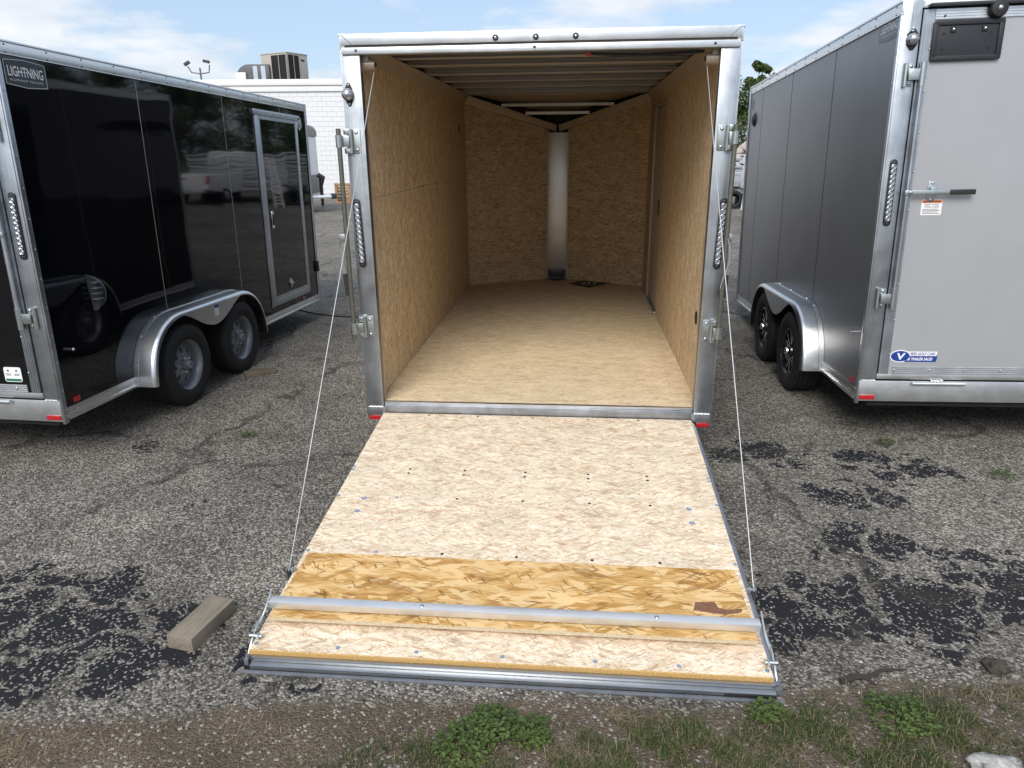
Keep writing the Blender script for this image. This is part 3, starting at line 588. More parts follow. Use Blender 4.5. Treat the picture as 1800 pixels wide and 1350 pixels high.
for s in (1, -1):
    # sloping nose wall, its rail and the tapered top
    MB().hexa([(s * 1.0, LM, .0755), (s * .118, 4.50, .0755), (s * .118, 4.512, .0755), (s * 1.0, LM + .012, .0755), (s * 1.0, LM, 2.07), (s * .118, 4.50, 1.80), (s * .118, 4.512, 1.80), (s * 1.0, LM + .012, 2.07)]).build('nose_board', 'osb_nose', main)
    MB().hexa([(s * 1.0, LM - .002, 2.07), (s * .02, 4.52, 1.775), (s * .02, 4.54, 1.775), (s * 1.0, LM + .03, 2.07), (s * .985, LM - .01, 2.15), (s * .01, 4.50, 1.845), (s * .01, 4.54, 1.845), (s * .985, LM + .03, 2.15)]).build('nose_rail', 'alu_tan', main)
    rl = MB().hexa([(s * 1.0, .05, 2.0705), (s * 1.03, .05, 2.0705), (s * 1.03, LM + .02, 2.0705), (s * 1.0, LM + .02, 2.0705), (s * .950, .05, 2.147), (s * 1.03, .05, 2.147), (s * 1.03, LM + .02, 2.147), (s * .950, LM + .02, 2.147)]).build('roof_rail', 'alu_tan', main)
    rv = MB()
    for y in np.arange(.5, LM, .55): rv.dome((s * .997, y, 2.078), (-s, 0, .4), .007, n=6)
    tag(rv.build('rivet', 'zinc', rl), kind='stuff')
for y in (.14, .77, 1.19, 1.81, 2.43, 3.06, 3.70, 4.0):
    bw = MB().box(-.93, .93, y - .018, y + .063, 2.1445, 2.1495).build('roof_bow', 'bow', main); MB().box(-.985, .985, y, y + .045, 2.150, 2.179).build('bow_web', 'web_shade', bw)
for y, w_, z in ((4.24, .62, 2.035), (4.38, .36, 1.955)):
    MB().box(-w_, w_, y, y + .03, z, z + .03).build('roof_bow', 'bow', main)
MB().add([(-.98, 4.06, 2.17), (.98, 4.06, 2.17), (.3, 4.5, 2.0), (-.3, 4.5, 2.0)], [(0, 1, 2, 3)]).build('nose_ceiling', 'alu_tan', main)
pc = B(-.098, .118, 4.478, 4.50, .20, 1.765).build('nose_column', 'column', main, bevel=.002)
B(-.16, .16, 4.546, 4.552, 1.70, 2.05).build('nose_shade_plate', 'dark', main)  # dark plate added to stand in for the shade above the column
for x in (-.115, .120): B(x, x + .014, 4.462, 4.50, .10, 1.79).build('column_trim', 'alu_tan', main)
MB().box(-.08, .095, 4.40, 4.478, .12, .205).box(-.065, .078, 4.41, 4.478, .0755, .12).build('junction_box', 'blackpl', main, bevel=.008)
for s in (1, -1):
    sp = MB().cyl((s * .90, .075, 2.040), (s * .965, .075, 2.040), .030, 16).box(*sorted((s * .93, s * .962)), .051, .10, 2.03, 2.082).build('cable_reel', 'alu_tan', main, smooth=40)
    MB().lathe([(.012, -s * .004), (.012, s * .0)], (s * .899, .075, 2.04), 0, 12).build('reel_hub', 'rubber', sp)
st = MB(); pts = [(.27 + .62 * k / 14, .062 + .004 * math.sin(k * 2.1), 2.074 - .012 * math.sin(math.pi * k / 14)) for k in range(15)]; st.tube(pts, .009, 6).build('wiring_strap', 'rubber', main)
MB().tube([(.262, .06, 2.073), (.292, .06, 2.071)], .011, 8).build('strap_end', 'red', main)

# ---------- ramp door, a part of the trailer that lies on the ground
O = mt @ Vector((0, -.02, .005)); rm = mt.inverted() @ Matrix.Translation(O) @ rot(-.0891, .103, 0)
def rb(mb, name, mat, parent, **k):
    o = mb.build(name, mat, parent, **k); return o
frame = MB()
frame.box(-.972, .972, -2.02, -.004, -.052, -.020)                      # pan below the boards
ramp = frame.build('ramp_door', 'alu_dull', main); ramp.matrix_basis = rm
B(-.965, .953, -2.006, .010, -.0195, 0).build('ramp_board', 'osb_ramp', ramp)
B(-.965, .953, -2.013, -2.0065, -.0195, -.0008).build('board_edge', 'osb_edge', ramp)
for s in (1, -1):
    a, b = (.9545, .984) if s > 0 else (-.984, -.9665)
    B(a, b, -2.03, -.01, -.060, -.030).build('ramp_side_flange', 'seal', ramp, bevel=.003)
    if s > 0: B(.9545, .964, -2.01, -.01, -.0295, -.006).build('ramp_side_rail', 'alu_dull', ramp, bevel=.002)
ec = MB(); ec.box(-.952, .957, -2.030, -2.0135, -.034, -.016); ec.box(-.952, .957, -2.053, -2.0135, -.052, -.0345); ec.build('end_channel', 'alu_end', ramp, bevel=.002)
B(-.984, .986, -2.068, -2.0535, -.062, -.052).build('end_flange', 'seal', ramp, bevel=.003)
B(.78, .957, -2.0565, -2.0535, -.0515, -.040).build('end_seal_strip', 'rubber', ramp)
hp = MB()
for x in (-.86, -.4, 0, .4, .86): hp.cyl((x - .07, .006, -.020), (x + .07, .006, -.020), .012, 10)
hp.build('ramp_hinge', 'alu_x', ramp, smooth=40)
sd_, sb = [], []
for x in (-.67, -.36, -.016, .327, .633): sd_.append((x, -.012))
for x in (-.645, -.345, -.017, .318, .627): sd_ += [(x, -.668), (x, -.712)]
for x in (-.345, -.012, .321, .619): sd_.append((x, -.945))
for x in (-.341, -.007, .327, .621): sd_.append((x, -1.392))
for x in (-.652, -.955): sb.append((x, -.95))
sb += [(-.642, -1.395), (-.953, -1.404), (.943, -1.38), (-.957, -.69), (-.957, -.66), (.945, -.70), (.945, -.92), (.943, -.67)]
for x in (-.951, -.633, -.333, -.012, .327, .628, .938): sb.append((x, -1.977))
dsc = lambda x, y, r, z=0.: MB().lathe([(r, .0), (r * .96, .0012), (r * .38, .0014), (r * .3, .0002), (0, .0002)], (x, y, z), 2, 10)
for n_, L_, r_ in (('screw_dark', sd_, .0075), ('screw_blue', sb, .0085), ('screw_blue', [(-.817, -.969), (-.82, -1.081), (.805, -.964), (.802, -1.079)], .0135)):
    for x, y in L_: dsc(x, y, r_).build('board_screw', n_, ramp, smooth=30)
# loose flap board: far edge on the ramp, near edge lifted
fl = MB().hexa([(-.937, -1.874, .022), (.926, -1.874, .022), (.926, -1.440, .001), (-.937, -1.440, .001), (-.937, -1.874, .039), (.926, -1.874, .039), (.926, -1.440, .0165), (-.937, -1.440, .0165)]).build('flap_board', 'osb_flap', ramp)
B(-.937, .926, -1.8755, -1.8745, .0223, .0387).build('flap_edge', 'chip_edge', fl)
# a torn brown chip of wood in the flap
flat([(0, 0), (.015, .05), (.09, .055), (.10, .02), (.13, .01), (.19, .022), (.185, .0), (.12, -.02), (.06, -.012)], (.715, -1.715, .0310), (1, 0, 0), (0, 1, -.0518), .0008, 'bark_chip', plain('brown bark', (.20, .095, .055), .8, 0, .5, 120), fl)
bar = B(-.952, .942, -1.835, -1.797, .044, .077).build('cross_bar', 'alu_bar', ramp, bevel=.003)
for x in (-.34, .56): MB().dome((x, -1.818, .077), (0, 0, 1), .009, .005, 10).build('bar_bolt', 'zinc', bar, smooth=60)
for s in (1, -1):
    xo = .962 if s > 0 else -.967; path = [(-1.795, .086), (-1.83, .070), (-1.862, .050), (-1.895, .028), (-1.925, .022), (-1.955, .008), (-1.985, -.014), (-2.0, -.03)]; q = len(path)
    xs_ = [xo - s * .012, xo - s * .012, xo - s * .008, xo, xo + s * .004, xo + s * .005, xo + s * .005, xo + s * .005]
    rows = []
    for (y, z), x in zip(path, xs_): rows.append([(x - s * .003, y - .012, z), (x + s * .003, y - .012, z), (x + s * .003, y + .014, z + .012), (x - s * .003, y + .014, z + .012), (x - s * .003, y - .012, z)])
    bk = MB().grid(rows).build('bar_bracket', 'zinc', ramp, smooth=30)
    MB().cyl((xo - s * .03, -1.955, .016), (xo + s * .016, -1.955, .016), .008, 10).cyl((xo - s * .022, -1.955, .016), (xo - s * .014, -1.955, .016), .013, 6).build('bracket_bolt', 'zinc', bk)
    an = MB().cyl((s * (.955), -1.555, .012), (s * .992, -1.555, .012), .006, 8).cyl((s * .963, -1.555, .012), (s * .968, -1.555, .012), .013, 8).cyl((s * .978, -1.555, .012), (s * .984, -1.555, .012), .013, 8).box(*sorted((s * .985, s * .989)), -1.575, -1.535, -.05, .024).build('cable_anchor', 'zinc', ramp)
    top = rm.inverted() @ Vector((s * .908, .075, 2.012)); bot = Vector((s * .982, -1.552, .016)); pts = [top.lerp(bot, k / 10) + Vector((0, 0, -.012 * math.sin(math.pi * k / 10))) for k in range(11)]
    MB().tube(pts, .0024, 6).build('ramp_cable', 'cable', ramp, smooth=60)
# spare slack of the right cable by the rod
MB().tube([(1.066 + .02 * math.sin(k * .55), -.075, 1.11 - .035 * k) for k in range(9)], .0028, 6).build('cable_slack', 'cable', main, smooth=60)

# ---------- closed rear door for the two neighbours
def closed_rear(root, H, door_mat, s_vis, label):
    for s in (1, -1):
        B(*sorted((s * .967, s * HW)), -.004, .048, .126, H - .001).build('rear_post', 'alu_v', root, bevel=.003)
        MB().tube([(s * (.972 + .0085 * i), -.004, .1255 + .0012 * math.sin(i * 2.2)) for i in range(11)], [.0045 + .0014 * math.sin(i * 2.6) for i in range(11)], 6).build('weld', 'weld', root, smooth=60)
        led_light(root, (s * 1.022, -.004, .975 if H < 2.2 else 1.09), (s * 1.022, -.004, 1.35 if H < 2.2 else 1.475))
        for z in ((.62, 1.70) if H < 2.2 else (.655, 1.93)): cam_hinge(root, s, z, x=.995) if 0 else None
        lb = MB().prism([(s * x, z) for x, z in ((1.012, H - .26), (1.034, H - .23), (1.034, H - .175), (1.012, H - .15), (.994, H - .15), (.975, H - .175), (.975, H - .23), (.994, H - .26))], 1, -.0045, -.010).build('corner_lamp', 'rubber', root, bevel=.002)
        MB().lathe([(.0, -.036), (.016, -.034), (.030, -.022), (.034, .0)], (s * 1.004, -.010, H - .205), 1, 20).build('lamp_dome', 'lens', lb, smooth=60)
        rear_sill_light(root, s, .0, .030, .965, 1.058)
        MB().box(*sorted((s * (HW + .0005), s * (HW + .006))), .105, .165, .078, .112).build('side_reflector', 'red', root, bevel=.002)
        MB().box(*sorted((s * (HW + .0005), s * (HW + .006))), 3.72, 3.78, .078, .112).build('side_reflector', 'red', root, bevel=.002)
        bn = MB().cyl((s * HW, .15, .41), (s * (HW + .03), .15, .41), .010, 12).dome((s * (HW + .03), .15, .41), (s, 0, 0), .010, .006, 10).build('bumper_stud', 'chrome', root, smooth=50)
    B(-HW, HW, -.0045, .05, -.012, .124).build('rear_sill', 'alu_x', root, bevel=.003)
    B(-HW, HW, -.003, .05, H - .045, H - .0015).build('header', 'alu_x', root, bevel=.003)
    # ramp door: skin, fluted edge strips, lock gear
    dr_ = B(-.902, .902, -.010, .03, .172, H - .055).build('ramp_door', door_mat, root)
    B(-.966, .966, -.008, .03, .136, .1715).build('door_bottom_frame', 'alu_x', dr_, bevel=.002)
    for s in (1, -1):
        e = B(*sorted((s * .9025, s * .962)), -.012, .03, .1725, H - .0555)
        for q in range(5): e.box(*sorted((s * (.905 + q * .012), s * (.911 + q * .012))), -.015, -.012, .1725, H - .0555)
        e = e.build('door_edge', 'alu_v', dr_)
        rv = MB()
        for z in np.arange(.30, H - .1, .22): rv.dome((s * .908, -.015, z), (0, -1, 0), .006, n=8)
        tag(rv.build('rivet', 'zinc', e, smooth=60), kind='stuff')
    e = B(-.88, .88, -.014, -.0105, .172, .222)
    for q in range(4): e.box(-.88, .88, -.018, -.014, .174 + q * .0125, .181 + q * .0125)
    e = e.build('door_edge', 'alu_x', dr_); rv = MB()
    for x in np.arange(-.87, .9, .21): rv.dome((x, -.018, .20), (0, -1, 0), .007, n=8)
    tag(rv.build('rivet', 'zinc', e, smooth=60), kind='stuff')
    e = B(-.9, .9, -.014, -.0105, H - .11, H - .056)
    for q in range(4): e.box(-.9, .9, -.018, -.014, H - .108 + q * .0135, H - .101 + q * .0135)
    e = e.build('door_edge', 'alu_x', dr_); rv = MB()
    for x in np.arange(-.85, .9, .30): rv.dome((x, -.018, H - .092), (0, -1, 0), .007, n=8)
    tag(rv.build('rivet', 'screw_dark', e, smooth=60), kind='stuff')
    B(-.94, .94, -.05, .0, H - .048, H - .030).build('rain_gutter', 'blackpl', root, bevel=.003)
    zh = ((.635, 1.68) if H < 2.2 else (.655, 1.93)); zm = 1.285 if H > 2.2 else 1.12
    for s in (1, -1):
        for z in zh:
            hp_ = MB(); hp_.cyl((s * 1.022, -.016, z - .062), (s * 1.022, -.016, z + .062), .0125, 12)
            hp_.build('keeper', 'zinc', dr_, smooth=40)
            MB().prism(rrect(*sorted((s * .975, s * 1.012)), z - .060, z + .060, .010), 1, -.005, -.011).build('keeper_plate', 'zinc', dr_, bevel=.001)
            for dz in (-.045, .045): MB().dome((s * .993, -.011, z + dz), (0, -1, 0), .0105, .006, 10).build('bolt', 'zinc', dr_, smooth=60)
            MB().box(*sorted((s * .94, s * 1.01)), -.036, -.028, z - .030, z + .030).build('rod_strap', 'zinc', dr_, bevel=.002)
            MB().cyl((s * .938, -.034, z - .064), (s * .938, -.034, z + .064), .0165, 12).build('rod_sleeve', 'zinc', dr_, smooth=40)
        MB().cyl((s * .938, -.034, zh[0] - .05), (s * .938, -.034, zh[1] + .05), .0125, 12).build('lock_rod', 'alu_v', dr_, smooth=40)
        hd_ = MB().box(*sorted((s * .70, s * .955)), -.052, -.044, zm - .016, zm + .012).build('lock_handle', 'zinc', dr_, bevel=.003)
        MB().box(*sorted((s * .565, s * .705)), -.058, -.040, zm - .017, zm + .013).build('handle_grip', 'rubber', hd_, bevel=.006)
        MB().box(*sorted((s * .775, s * .812)), -.050, -.012, zm - .01, zm + .03).box(*sorted((s * .772, s * .815)), -.015, -.0105, zm - .055, zm + .062).build('handle_catch', 'zinc', hd_, bevel=.004)
        for dz in (-.042, .05): MB().dome((s * .793, -.015, zm + dz), (0, -1, 0), .010, .006, 10).build('bolt', 'zinc', hd_, smooth=60)
        MB().dome((s * .925, -.052, zm), (0, -1, 0), .013, .008, 10).build('bolt', 'zinc', hd_, smooth=60)
        for x0 in (.44, ):
            hg = MB(); hg.cyl((s * x0, -.022, .112), (s * (x0 + .315), -.022, .112), .0135, 14); hg.build('door_hinge', 'alu_x', root, smooth=40)
            MB().tube([(s * (x0 + .13 + .008 * i), -.018, .130 + .002 * math.sin(i * 1.9)) for i in range(10)], [.007 + .002 * math.sin(i * 2.4) for i in range(10)], 6).build('weld', 'weld', root, smooth=60)
    return dr_

# ---------- black trailer on the left
bt = tmat('b'); blk = thing('cargo_trailer', 'closed glossy black cargo trailer with grey steel wheels beside white building', 'trailer', bt)
LB, HB = 4.19, 2.138
shell('b', blk, LB, HB, 'gloss', 'seam_light', [1.212, 2.39, 3.545], 'mod')
bd = closed_rear(blk, HB, 'gloss', 1, '')
# side door
dy0, dy1, dz0, dz1 = 2.955, 3.935, .135, 2.005
d = MB()
for a in ((dy0, dy0 + .075, dz0, dz1), (dy1 - .045, dy1, dz0, dz1 - .05), (dy0 + .075, dy1 - .045, dz0, dz0 + .07)): d.box(HW + .001, HW + .012, a[0], a[1], a[2], a[3])
d.box(HW + .001, HW + .020, dy0 - .03, dy1 + .02, dz1 - .05, dz1)
sdo = d.build('side_door_frame', 'alu_v', blk, bevel=.003)
B(HW + .0005, HW + .006, dy0 + .076, dy1 - .046, dz0 + .071, dz1 - .051).build('door_leaf', 'gloss', sdo)
in_ = MB()
for a in ((dy0 + .077, dy0 + .105, dz0 + .072, dz1 - .052), (dy1 - .066, dy1 - .047, dz0 + .072, dz1 - .052), (dy0 + .106, dy1 - .067, dz0 + .072, dz0 + .092), (dy0 + .106, dy1 - .067, dz1 - .085, dz1 - .052)): in_.box(HW + .0065, HW + .0105, *a)
in_.build('door_leaf_trim', 'alu_v', sdo)
MB().prism(rrect(3.115, 3.165, .90, 1.07, .02), 0, HW + .0065, HW + .016).build('latch_plate', 'chrome', sdo, bevel=.003)
MB().prism(rrect(3.128, 3.152, .93, 1.04, .011), 0, HW + .0165, HW + .024).build('latch_paddle', 'blackpl', sdo, bevel=.002)
MB().box(HW + .0065, HW + .022, 3.415, 3.445, .27, .36).box(HW + .0065, HW + .032, 3.40, 3.46, .30, .33).build('hold_back', 'zinc', sdo, bevel=.003)
B(HW + .001, HW + .03, LB - .02, LB + .01, .33, .45).build('corner_hinge', 'blackpl', blk, bevel=.004)
rv = MB()
for z in np.arange(.3, 1.95, .22): rv.dome((HW + .0125, dy0 + .02, z), (1, 0, 0), .006, n=6)
for y in np.arange(dy0 + .05, dy1, .17): rv.dome((HW + .0205, y, dz1 - .02), (1, 0, 0), .006, n=6)
tag(rv.build('rivet', 'zinc', sdo), kind='stuff')
# side vent scoop
vs_ = MB(); rows = []
for i in range(9):
    v = i / 8; zz = .60 + .235 * v; w_ = .15 * math.sin(math.pi * min(max(v, .0), 1)) ** .6 + .004; rows.append([(HW + .002 + .05 * math.sin(math.pi * u) * math.sin(math.pi * min(v + .08, 1)) ** .5, .395 + w_ * u + .03 * (1 - v), zz) for u in np.linspace(0, 1, 7)])
vsc = vs_.grid(rows).build('vent_scoop', 'blackpl', blk, smooth=50)
for z in (.67, .705, .74, .775): B(HW + .01, HW + .05, .42, .47, z, z + .008).build('vent_louvre', 'seal', vsc)
# decals on the side
RT, UP = (0, 1, 0), (0, 0, 1)
def hexdecal(root, org, right, w, h, c_in, c_line, c_text, outline=True):
    pts = [(0, h * .92), (w * .5, h), (w, h * .92), (w, h * .08), (w * .5, 0), (0, h * .08)]
    b_ = flat(pts, org, right, UP, .0012, 'maker_decal', c_in, root); o = Vector(org); nr = Vector(right).cross(Vector(UP))
    if outline:
        q = .004; k = len(pts); cen = (w / 2, h / 2)
        for i in range(k):
            (x0, y0), (x1, y1) = pts[i], pts[(i + 1) % k]; dx, dy = x1 - x0, y1 - y0; l = math.hypot(dx, dy); nx_, ny_ = -dy / l, dx / l
            if (cen[0] - x0) * nx_ + (cen[1] - y0) * ny_ < 0: nx_, ny_ = -nx_, -ny_
            flat([(x0, y0), (x1, y1), (x1 + nx_ * q, y1 + ny_ * q), (x0 + nx_ * q, y0 + ny_ * q)], o + nr * .0013, right, UP, .0005, 'decal_border', c_line, b_)
    text('LIGHTNING', h * .50, c_text, b_, o + nr * .0018 + Vector(right) * w * .5 + Vector(UP) * h * .385, right, UP, bold=.0006, sx=w / h * .322, align='CENTER')
    text('ALUMINUM TRAILERS', h * .115, c_text, b_, o + nr * .0018 + Vector(right) * w * .5 + Vector(UP) * h * .215, right, UP, sx=1.15, spacing=1.35, align='CENTER')
    flat([(w * .10, h * .545), (w * .5, h * .575), (w * .9, h * .535), (w * .5, h * .55)], o + nr * .0021, right, UP, .0004, 'decal_bolt', c_text, b_)
    return b_
hexdecal(blk, (HW + .0012, .057, 1.905), RT, .305, .148, 'decal_dark', 'greyprint', 'white')
def hexlogo(root, org, right, r, mat_):
    o = Vector(org); rt_ = Vector(right); b_ = None
    P6 = [(r * .86 * math.sin(R(60 * i)), r * math.cos(R(60 * i))) for i in range(6)]
    for i in range(6):
        (x0, y0), (x1, y1) = P6[i], P6[(i + 1) % 6]; k = .80; f_ = flat([(x0, y0), (x1, y1), (x1 * k, y1 * k), (x0 * k, y0 * k)], o, right, UP, .001, 'logo_ring' if b_ is None else 'logo_side', mat_, root if b_ is None else b_); b_ = b_ or f_
    for q in ([(-.07, -.62), (.07, -.62), (.07, .42), (-.07, .42)], [(-.42, -.08), (.42, -.08), (.42, .08), (-.42, .08)], [(-.50, .26), (.0, .50), (0, .34), (-.50, .10)], [(0, .50), (.50, .26), (.50, .10), (0, .34)], [(-.5, -.4), (-.34, -.5), (-.34, .15), (-.5, .2)], [(.34, -.5), (.5, -.4), (.5, .2), (.34, .15)]):
        flat([(a * r, c_ * r) for a, c_ in q], o + rt_.cross(Vector(UP)) * .0008, right, UP, .0004, 'logo_stroke', mat_, b_)
hexlogo(blk, (HW + .001, 4.015, 1.935), RT, .075, 'white')
# paper label on the black door
lb = flat(rrect(.742, .855, .238, .330, .012), (0, -.0102, 0), (1, 0, 0), UP, .0008, 'dealer_label', 'white', bd)
flat([(.748, .242), (.849, .242), (.849, .258), (.748, .258)], (0, -.0111, 0), (1, 0, 0), UP, .0004, 'label_band', 'green', lb)
flat([(.7975, .268), (.7985, .268), (.7985, .318), (.7975, .318)], (0, -.0111, 0), (1, 0, 0), UP, .0004, 'label_rule', 'greyprint', lb)
for x in (.770, .825):
    MB().lathe([(.0, -.0006), (.007, -.0006), (.007, .0)], (x, -.0110, .308), 1, 12).build('label_seal', 'green' if x > .8 else 'decal_mid', lb)
    for q in range(2): flat([(x - .017, .278 + q * .008), (x + .017, .278 + q * .008), (x + .017, .282 + q * .008), (x - .017, .282 + q * .008)], (0, -.0111, 0), (1, 0, 0), UP, .0004, 'label_line', 'decal_mid', lb)
# sticker on the fender skirt
flat([(1.60, .325), (1.665, .325), (1.665, .415), (1.60, .415)], (1.2242, 0, 0), RT, UP, .0006, 'fender_sticker', 'white', blk)
flat([(1.60, .393), (1.665, .393), (1.665, .415), (1.60, .415)], (1.2249, 0, 0), RT, UP, .0004, 'sticker_band', 'blue', blk)

# ---------- grey trailer on the right
gt = tmat('g'); gry = thing('cargo_trailer', 'closed satin grey cargo trailer with black alloy wheels and licence plate holder', 'trailer', gt)
LG, HG = 3.93, 2.32
shell('g', gry, LG, HG, 'charcoal', 'seam_dark', [1.12, 2.25, 3.35], 'alloy')
gd = closed_rear(gry, HG, 'silver', -1, '')
hexdecal(gry, (-HW - .0012, .325, 2.14), (0, -1, 0), .29, .135, 'decal_mid', 'greyprint', 'white', False)
hexlogo(gry, (-HW - .001, 3.79, 2.13), (0, -1, 0), .06, 'decal_mid')
MB().lathe([(.0, -.034), (.03, -.032), (.06, -.015), (.075, .0)], (-HW - .001, 3.66, 1.97), 0, 24).build('side_vent', 'blackpl', gry, smooth=50)
# licence plate holder
ph = MB().prism(rrect(-.905, -.535, 1.995, 2.205, .028), 1, -.0105, -.022)
ph = ph.build('plate_holder', 'blackpl', gd, bevel=.004)
fr = MB(); fr.prism(rrect(-.905, -.535, 2.178, 2.205, .012), 1, -.022, -.030).prism(rrect(-.905, -.535, 1.995, 2.022, .012), 1, -.022, -.030).box(-.905, -.878, -.030, -.022, 2.012, 2.188).box(-.562, -.535, -.030, -.022, 2.012, 2.188)
fr.build('plate_frame', 'blackpl', ph, bevel=.004)
for x in (-.80, -.635):
    B(x - .014, x + .014, -.030, -.0225, 2.142, 2.170).build('plate_clip', 'rubber', ph, bevel=.002); MB().dome((x, -.030, 2.156), (0, -1, 0), .008, n=8).build('clip_screw', 'chrome', ph, smooth=60)
for x in (-.845, -.60):
    for z in (2.055, 2.135): MB().lathe([(.007, -.002), (.006, -.003), (.003, -.001), (0, -.001)], (x, -.022, z), 1, 10).build('plate_hole', 'rubber', ph)
bp = MB().lathe([(.0, -.052), (.02, -.052), (.042, -.046), (.048, -.03), (.048, -.0)], (-.587, -.0105, 2.250), 1, 24).build('door_bumper', 'rubber', gd, smooth=40)
MB().dome((-.587, -.0625, 2.250), (0, -1, 0), .013, .005, 12).build('bumper_bolt', 'zinc', bp, smooth=60)
# curved stay on the corner post
rows = []
for k in range(9):
    v = k / 8; z = 2.155 + .15 * v; x = -1.005 + .0 + .045 * v ** 2.2; rows.append([(-1.018, -.008, z), (-1.018, -.022, z), (x, -.022, z), (x, -.008, z)])
stv = MB().grid(rows).build('post_stay', 'alu_v', gry); MB().dome((-1.010, -.022, 2.17), (0, -1, 0), .008, n=8).build('screw', 'zinc', stv)
# dealer badge: oval with a V and two lines of lettering
X0, Z0 = -.842, .288
db = MB().lathe([(0, -.0012), (1, -.0012), (1, 0)], (0, 0, 0), 1, 36); db.v = [(X0 + x * .062, -.0103 + y, Z0 + z * .040) for x, y, z in db.v]; db = db.build('dealer_badge', 'white', gd)
q = MB().lathe([(0, -.0008), (1, -.0008), (1, 0)], (0, 0, 0), 1, 36); q.v = [(X0 + x * .056, -.0116 + y, Z0 + z * .034) for x, y, z in q.v]; q.build('badge_oval', 'blue', db)
text('V', .058, 'white', db, (X0, -.0126, Z0 - .021), (1, 0, 0), UP, bold=.0018, shear=.1, sx=1.25, align='CENTER')
flat([(-.80, .290), (-.630, .290), (-.622, .318), (-.797, .318)], (0, -.0103, 0), (1, 0, 0), UP, .0008, 'badge_panel', 'white', db)
flat([(-.815, .252), (-.626, .252), (-.620, .289), (-.797, .289)], (0, -.0106, 0), (1, 0, 0), UP, .0009, 'badge_panel', 'blue', db)
text('VIERS GOLF CARS', .0245, 'blue', db, (-.792, -.0113, .295), (1, 0, 0), UP, bold=.0007, shear=.25, sx=.80)
text('& TRAILER SALES', .0245, 'white', db, (-.797, -.0117, .262), (1, 0, 0), UP, bold=.0007, shear=.25, sx=.80)
ws = flat(rrect(-.838, -.722, 1.152, 1.240, .006), (0, -.0102, 0), (1, 0, 0), UP, .0008, 'warning_label', 'white', gd)
flat([(-.836, 1.222), (-.724, 1.222), (-.724, 1.238), (-.836, 1.238)], (0, -.0111, 0), (1, 0, 0), UP, .0004, 'label_band', 'orange', ws)
text('WARNING', .0165, 'black', ws, (-.774, -.0117, 1.2245), (1, 0, 0), UP, bold=.0004, align='CENTER'); flat([(-.829, 1.2245), (-.815, 1.2245), (-.822, 1.236)], (0, -.0116, 0), (1, 0, 0), UP, .0003, 'label_mark', 'black', ws)
text('HEAVY DOOR', .0125, 'black', ws, (-.780, -.0113, 1.208), (1, 0, 0), UP, bold=.0002, align='CENTER'); text('STAND CLEAR', .0125, 'black', ws, (-.780, -.0113, 1.195), (1, 0, 0), UP, bold=.0002, align='CENTER')
for k in range(4): flat([(-.83, 1.160 + k * .0082), (-.73 - .012 * (k % 2), 1.160 + k * .0082), (-.73 - .012 * (k % 2), 1.1635 + k * .0082), (-.83, 1.1635 + k * .0082)], (0, -.0111, 0), (1, 0, 0), UP, .0003, 'label_line', 'decal_mid', ws)

# ------------------------------------------------------------------ loose things
fo = mt @ Matrix.Translation((.388, 4.18, .0755))
fly = thing('printed_flyer', 'black printed flyer lying on the trailer floor by the nose', 'flyer', fo)
flat([(-.235, .0), (.0, -.25), (.245, .03), (-.01, .30)], (0, 0, .003), (1, 0, 0), (0, 1, 0), .002, 'sheet', 'black', fly)
for x in (-.08, -.02, .05): flat([(x, -.05), (x + .03, -.06), (x + .05, .09), (x + .02, .10)], (0, 0, .0052), (1, 0, 0), (0, 1, 0), .0004, 'printed_mark', 'greyprint', fly)
def block(name, label, cat, c, rz, sx_, sy_, sz_, mat='oldwood', g_=None):
    b_ = MB().box(-sx_ / 2, sx_ / 2, -sy_ / 2, sy_ / 2, 0, sz_).build(name, mat, None, bevel=.004); b_.matrix_world = Matrix.Translation(c) @ Matrix.Rotation(rz, 4, 'Z'); return tag(b_, label, cat, g_)
block('timber_block', 'weathered grey timber block lying on bare black asphalt beside the ramp', 'wood block', (-1.262, 2.437, -.001), R(-15), .115, .27, .062)
block('wheel_chock', 'short wooden board wedged under the front wheel of the black trailer', 'wood board', (-2.22, 5.97, -.001), R(-62), .11, .26, .035, 'chockwood')
cp = [(-2.95, 8.9, .01), (-2.634, 8.648, .008), (-2.45, 8.50, .007), (-2.333, 8.409, .007), (-2.1, 8.30, .007), (-1.884, 8.238, .007), (-1.4, 8.25, .007)]
tag(MB().tube(cp, .007, 6).build('power_cord', 'rubber', None, smooth=60), 'thin black cord trailing over the asphalt from the black trailer', 'cord')

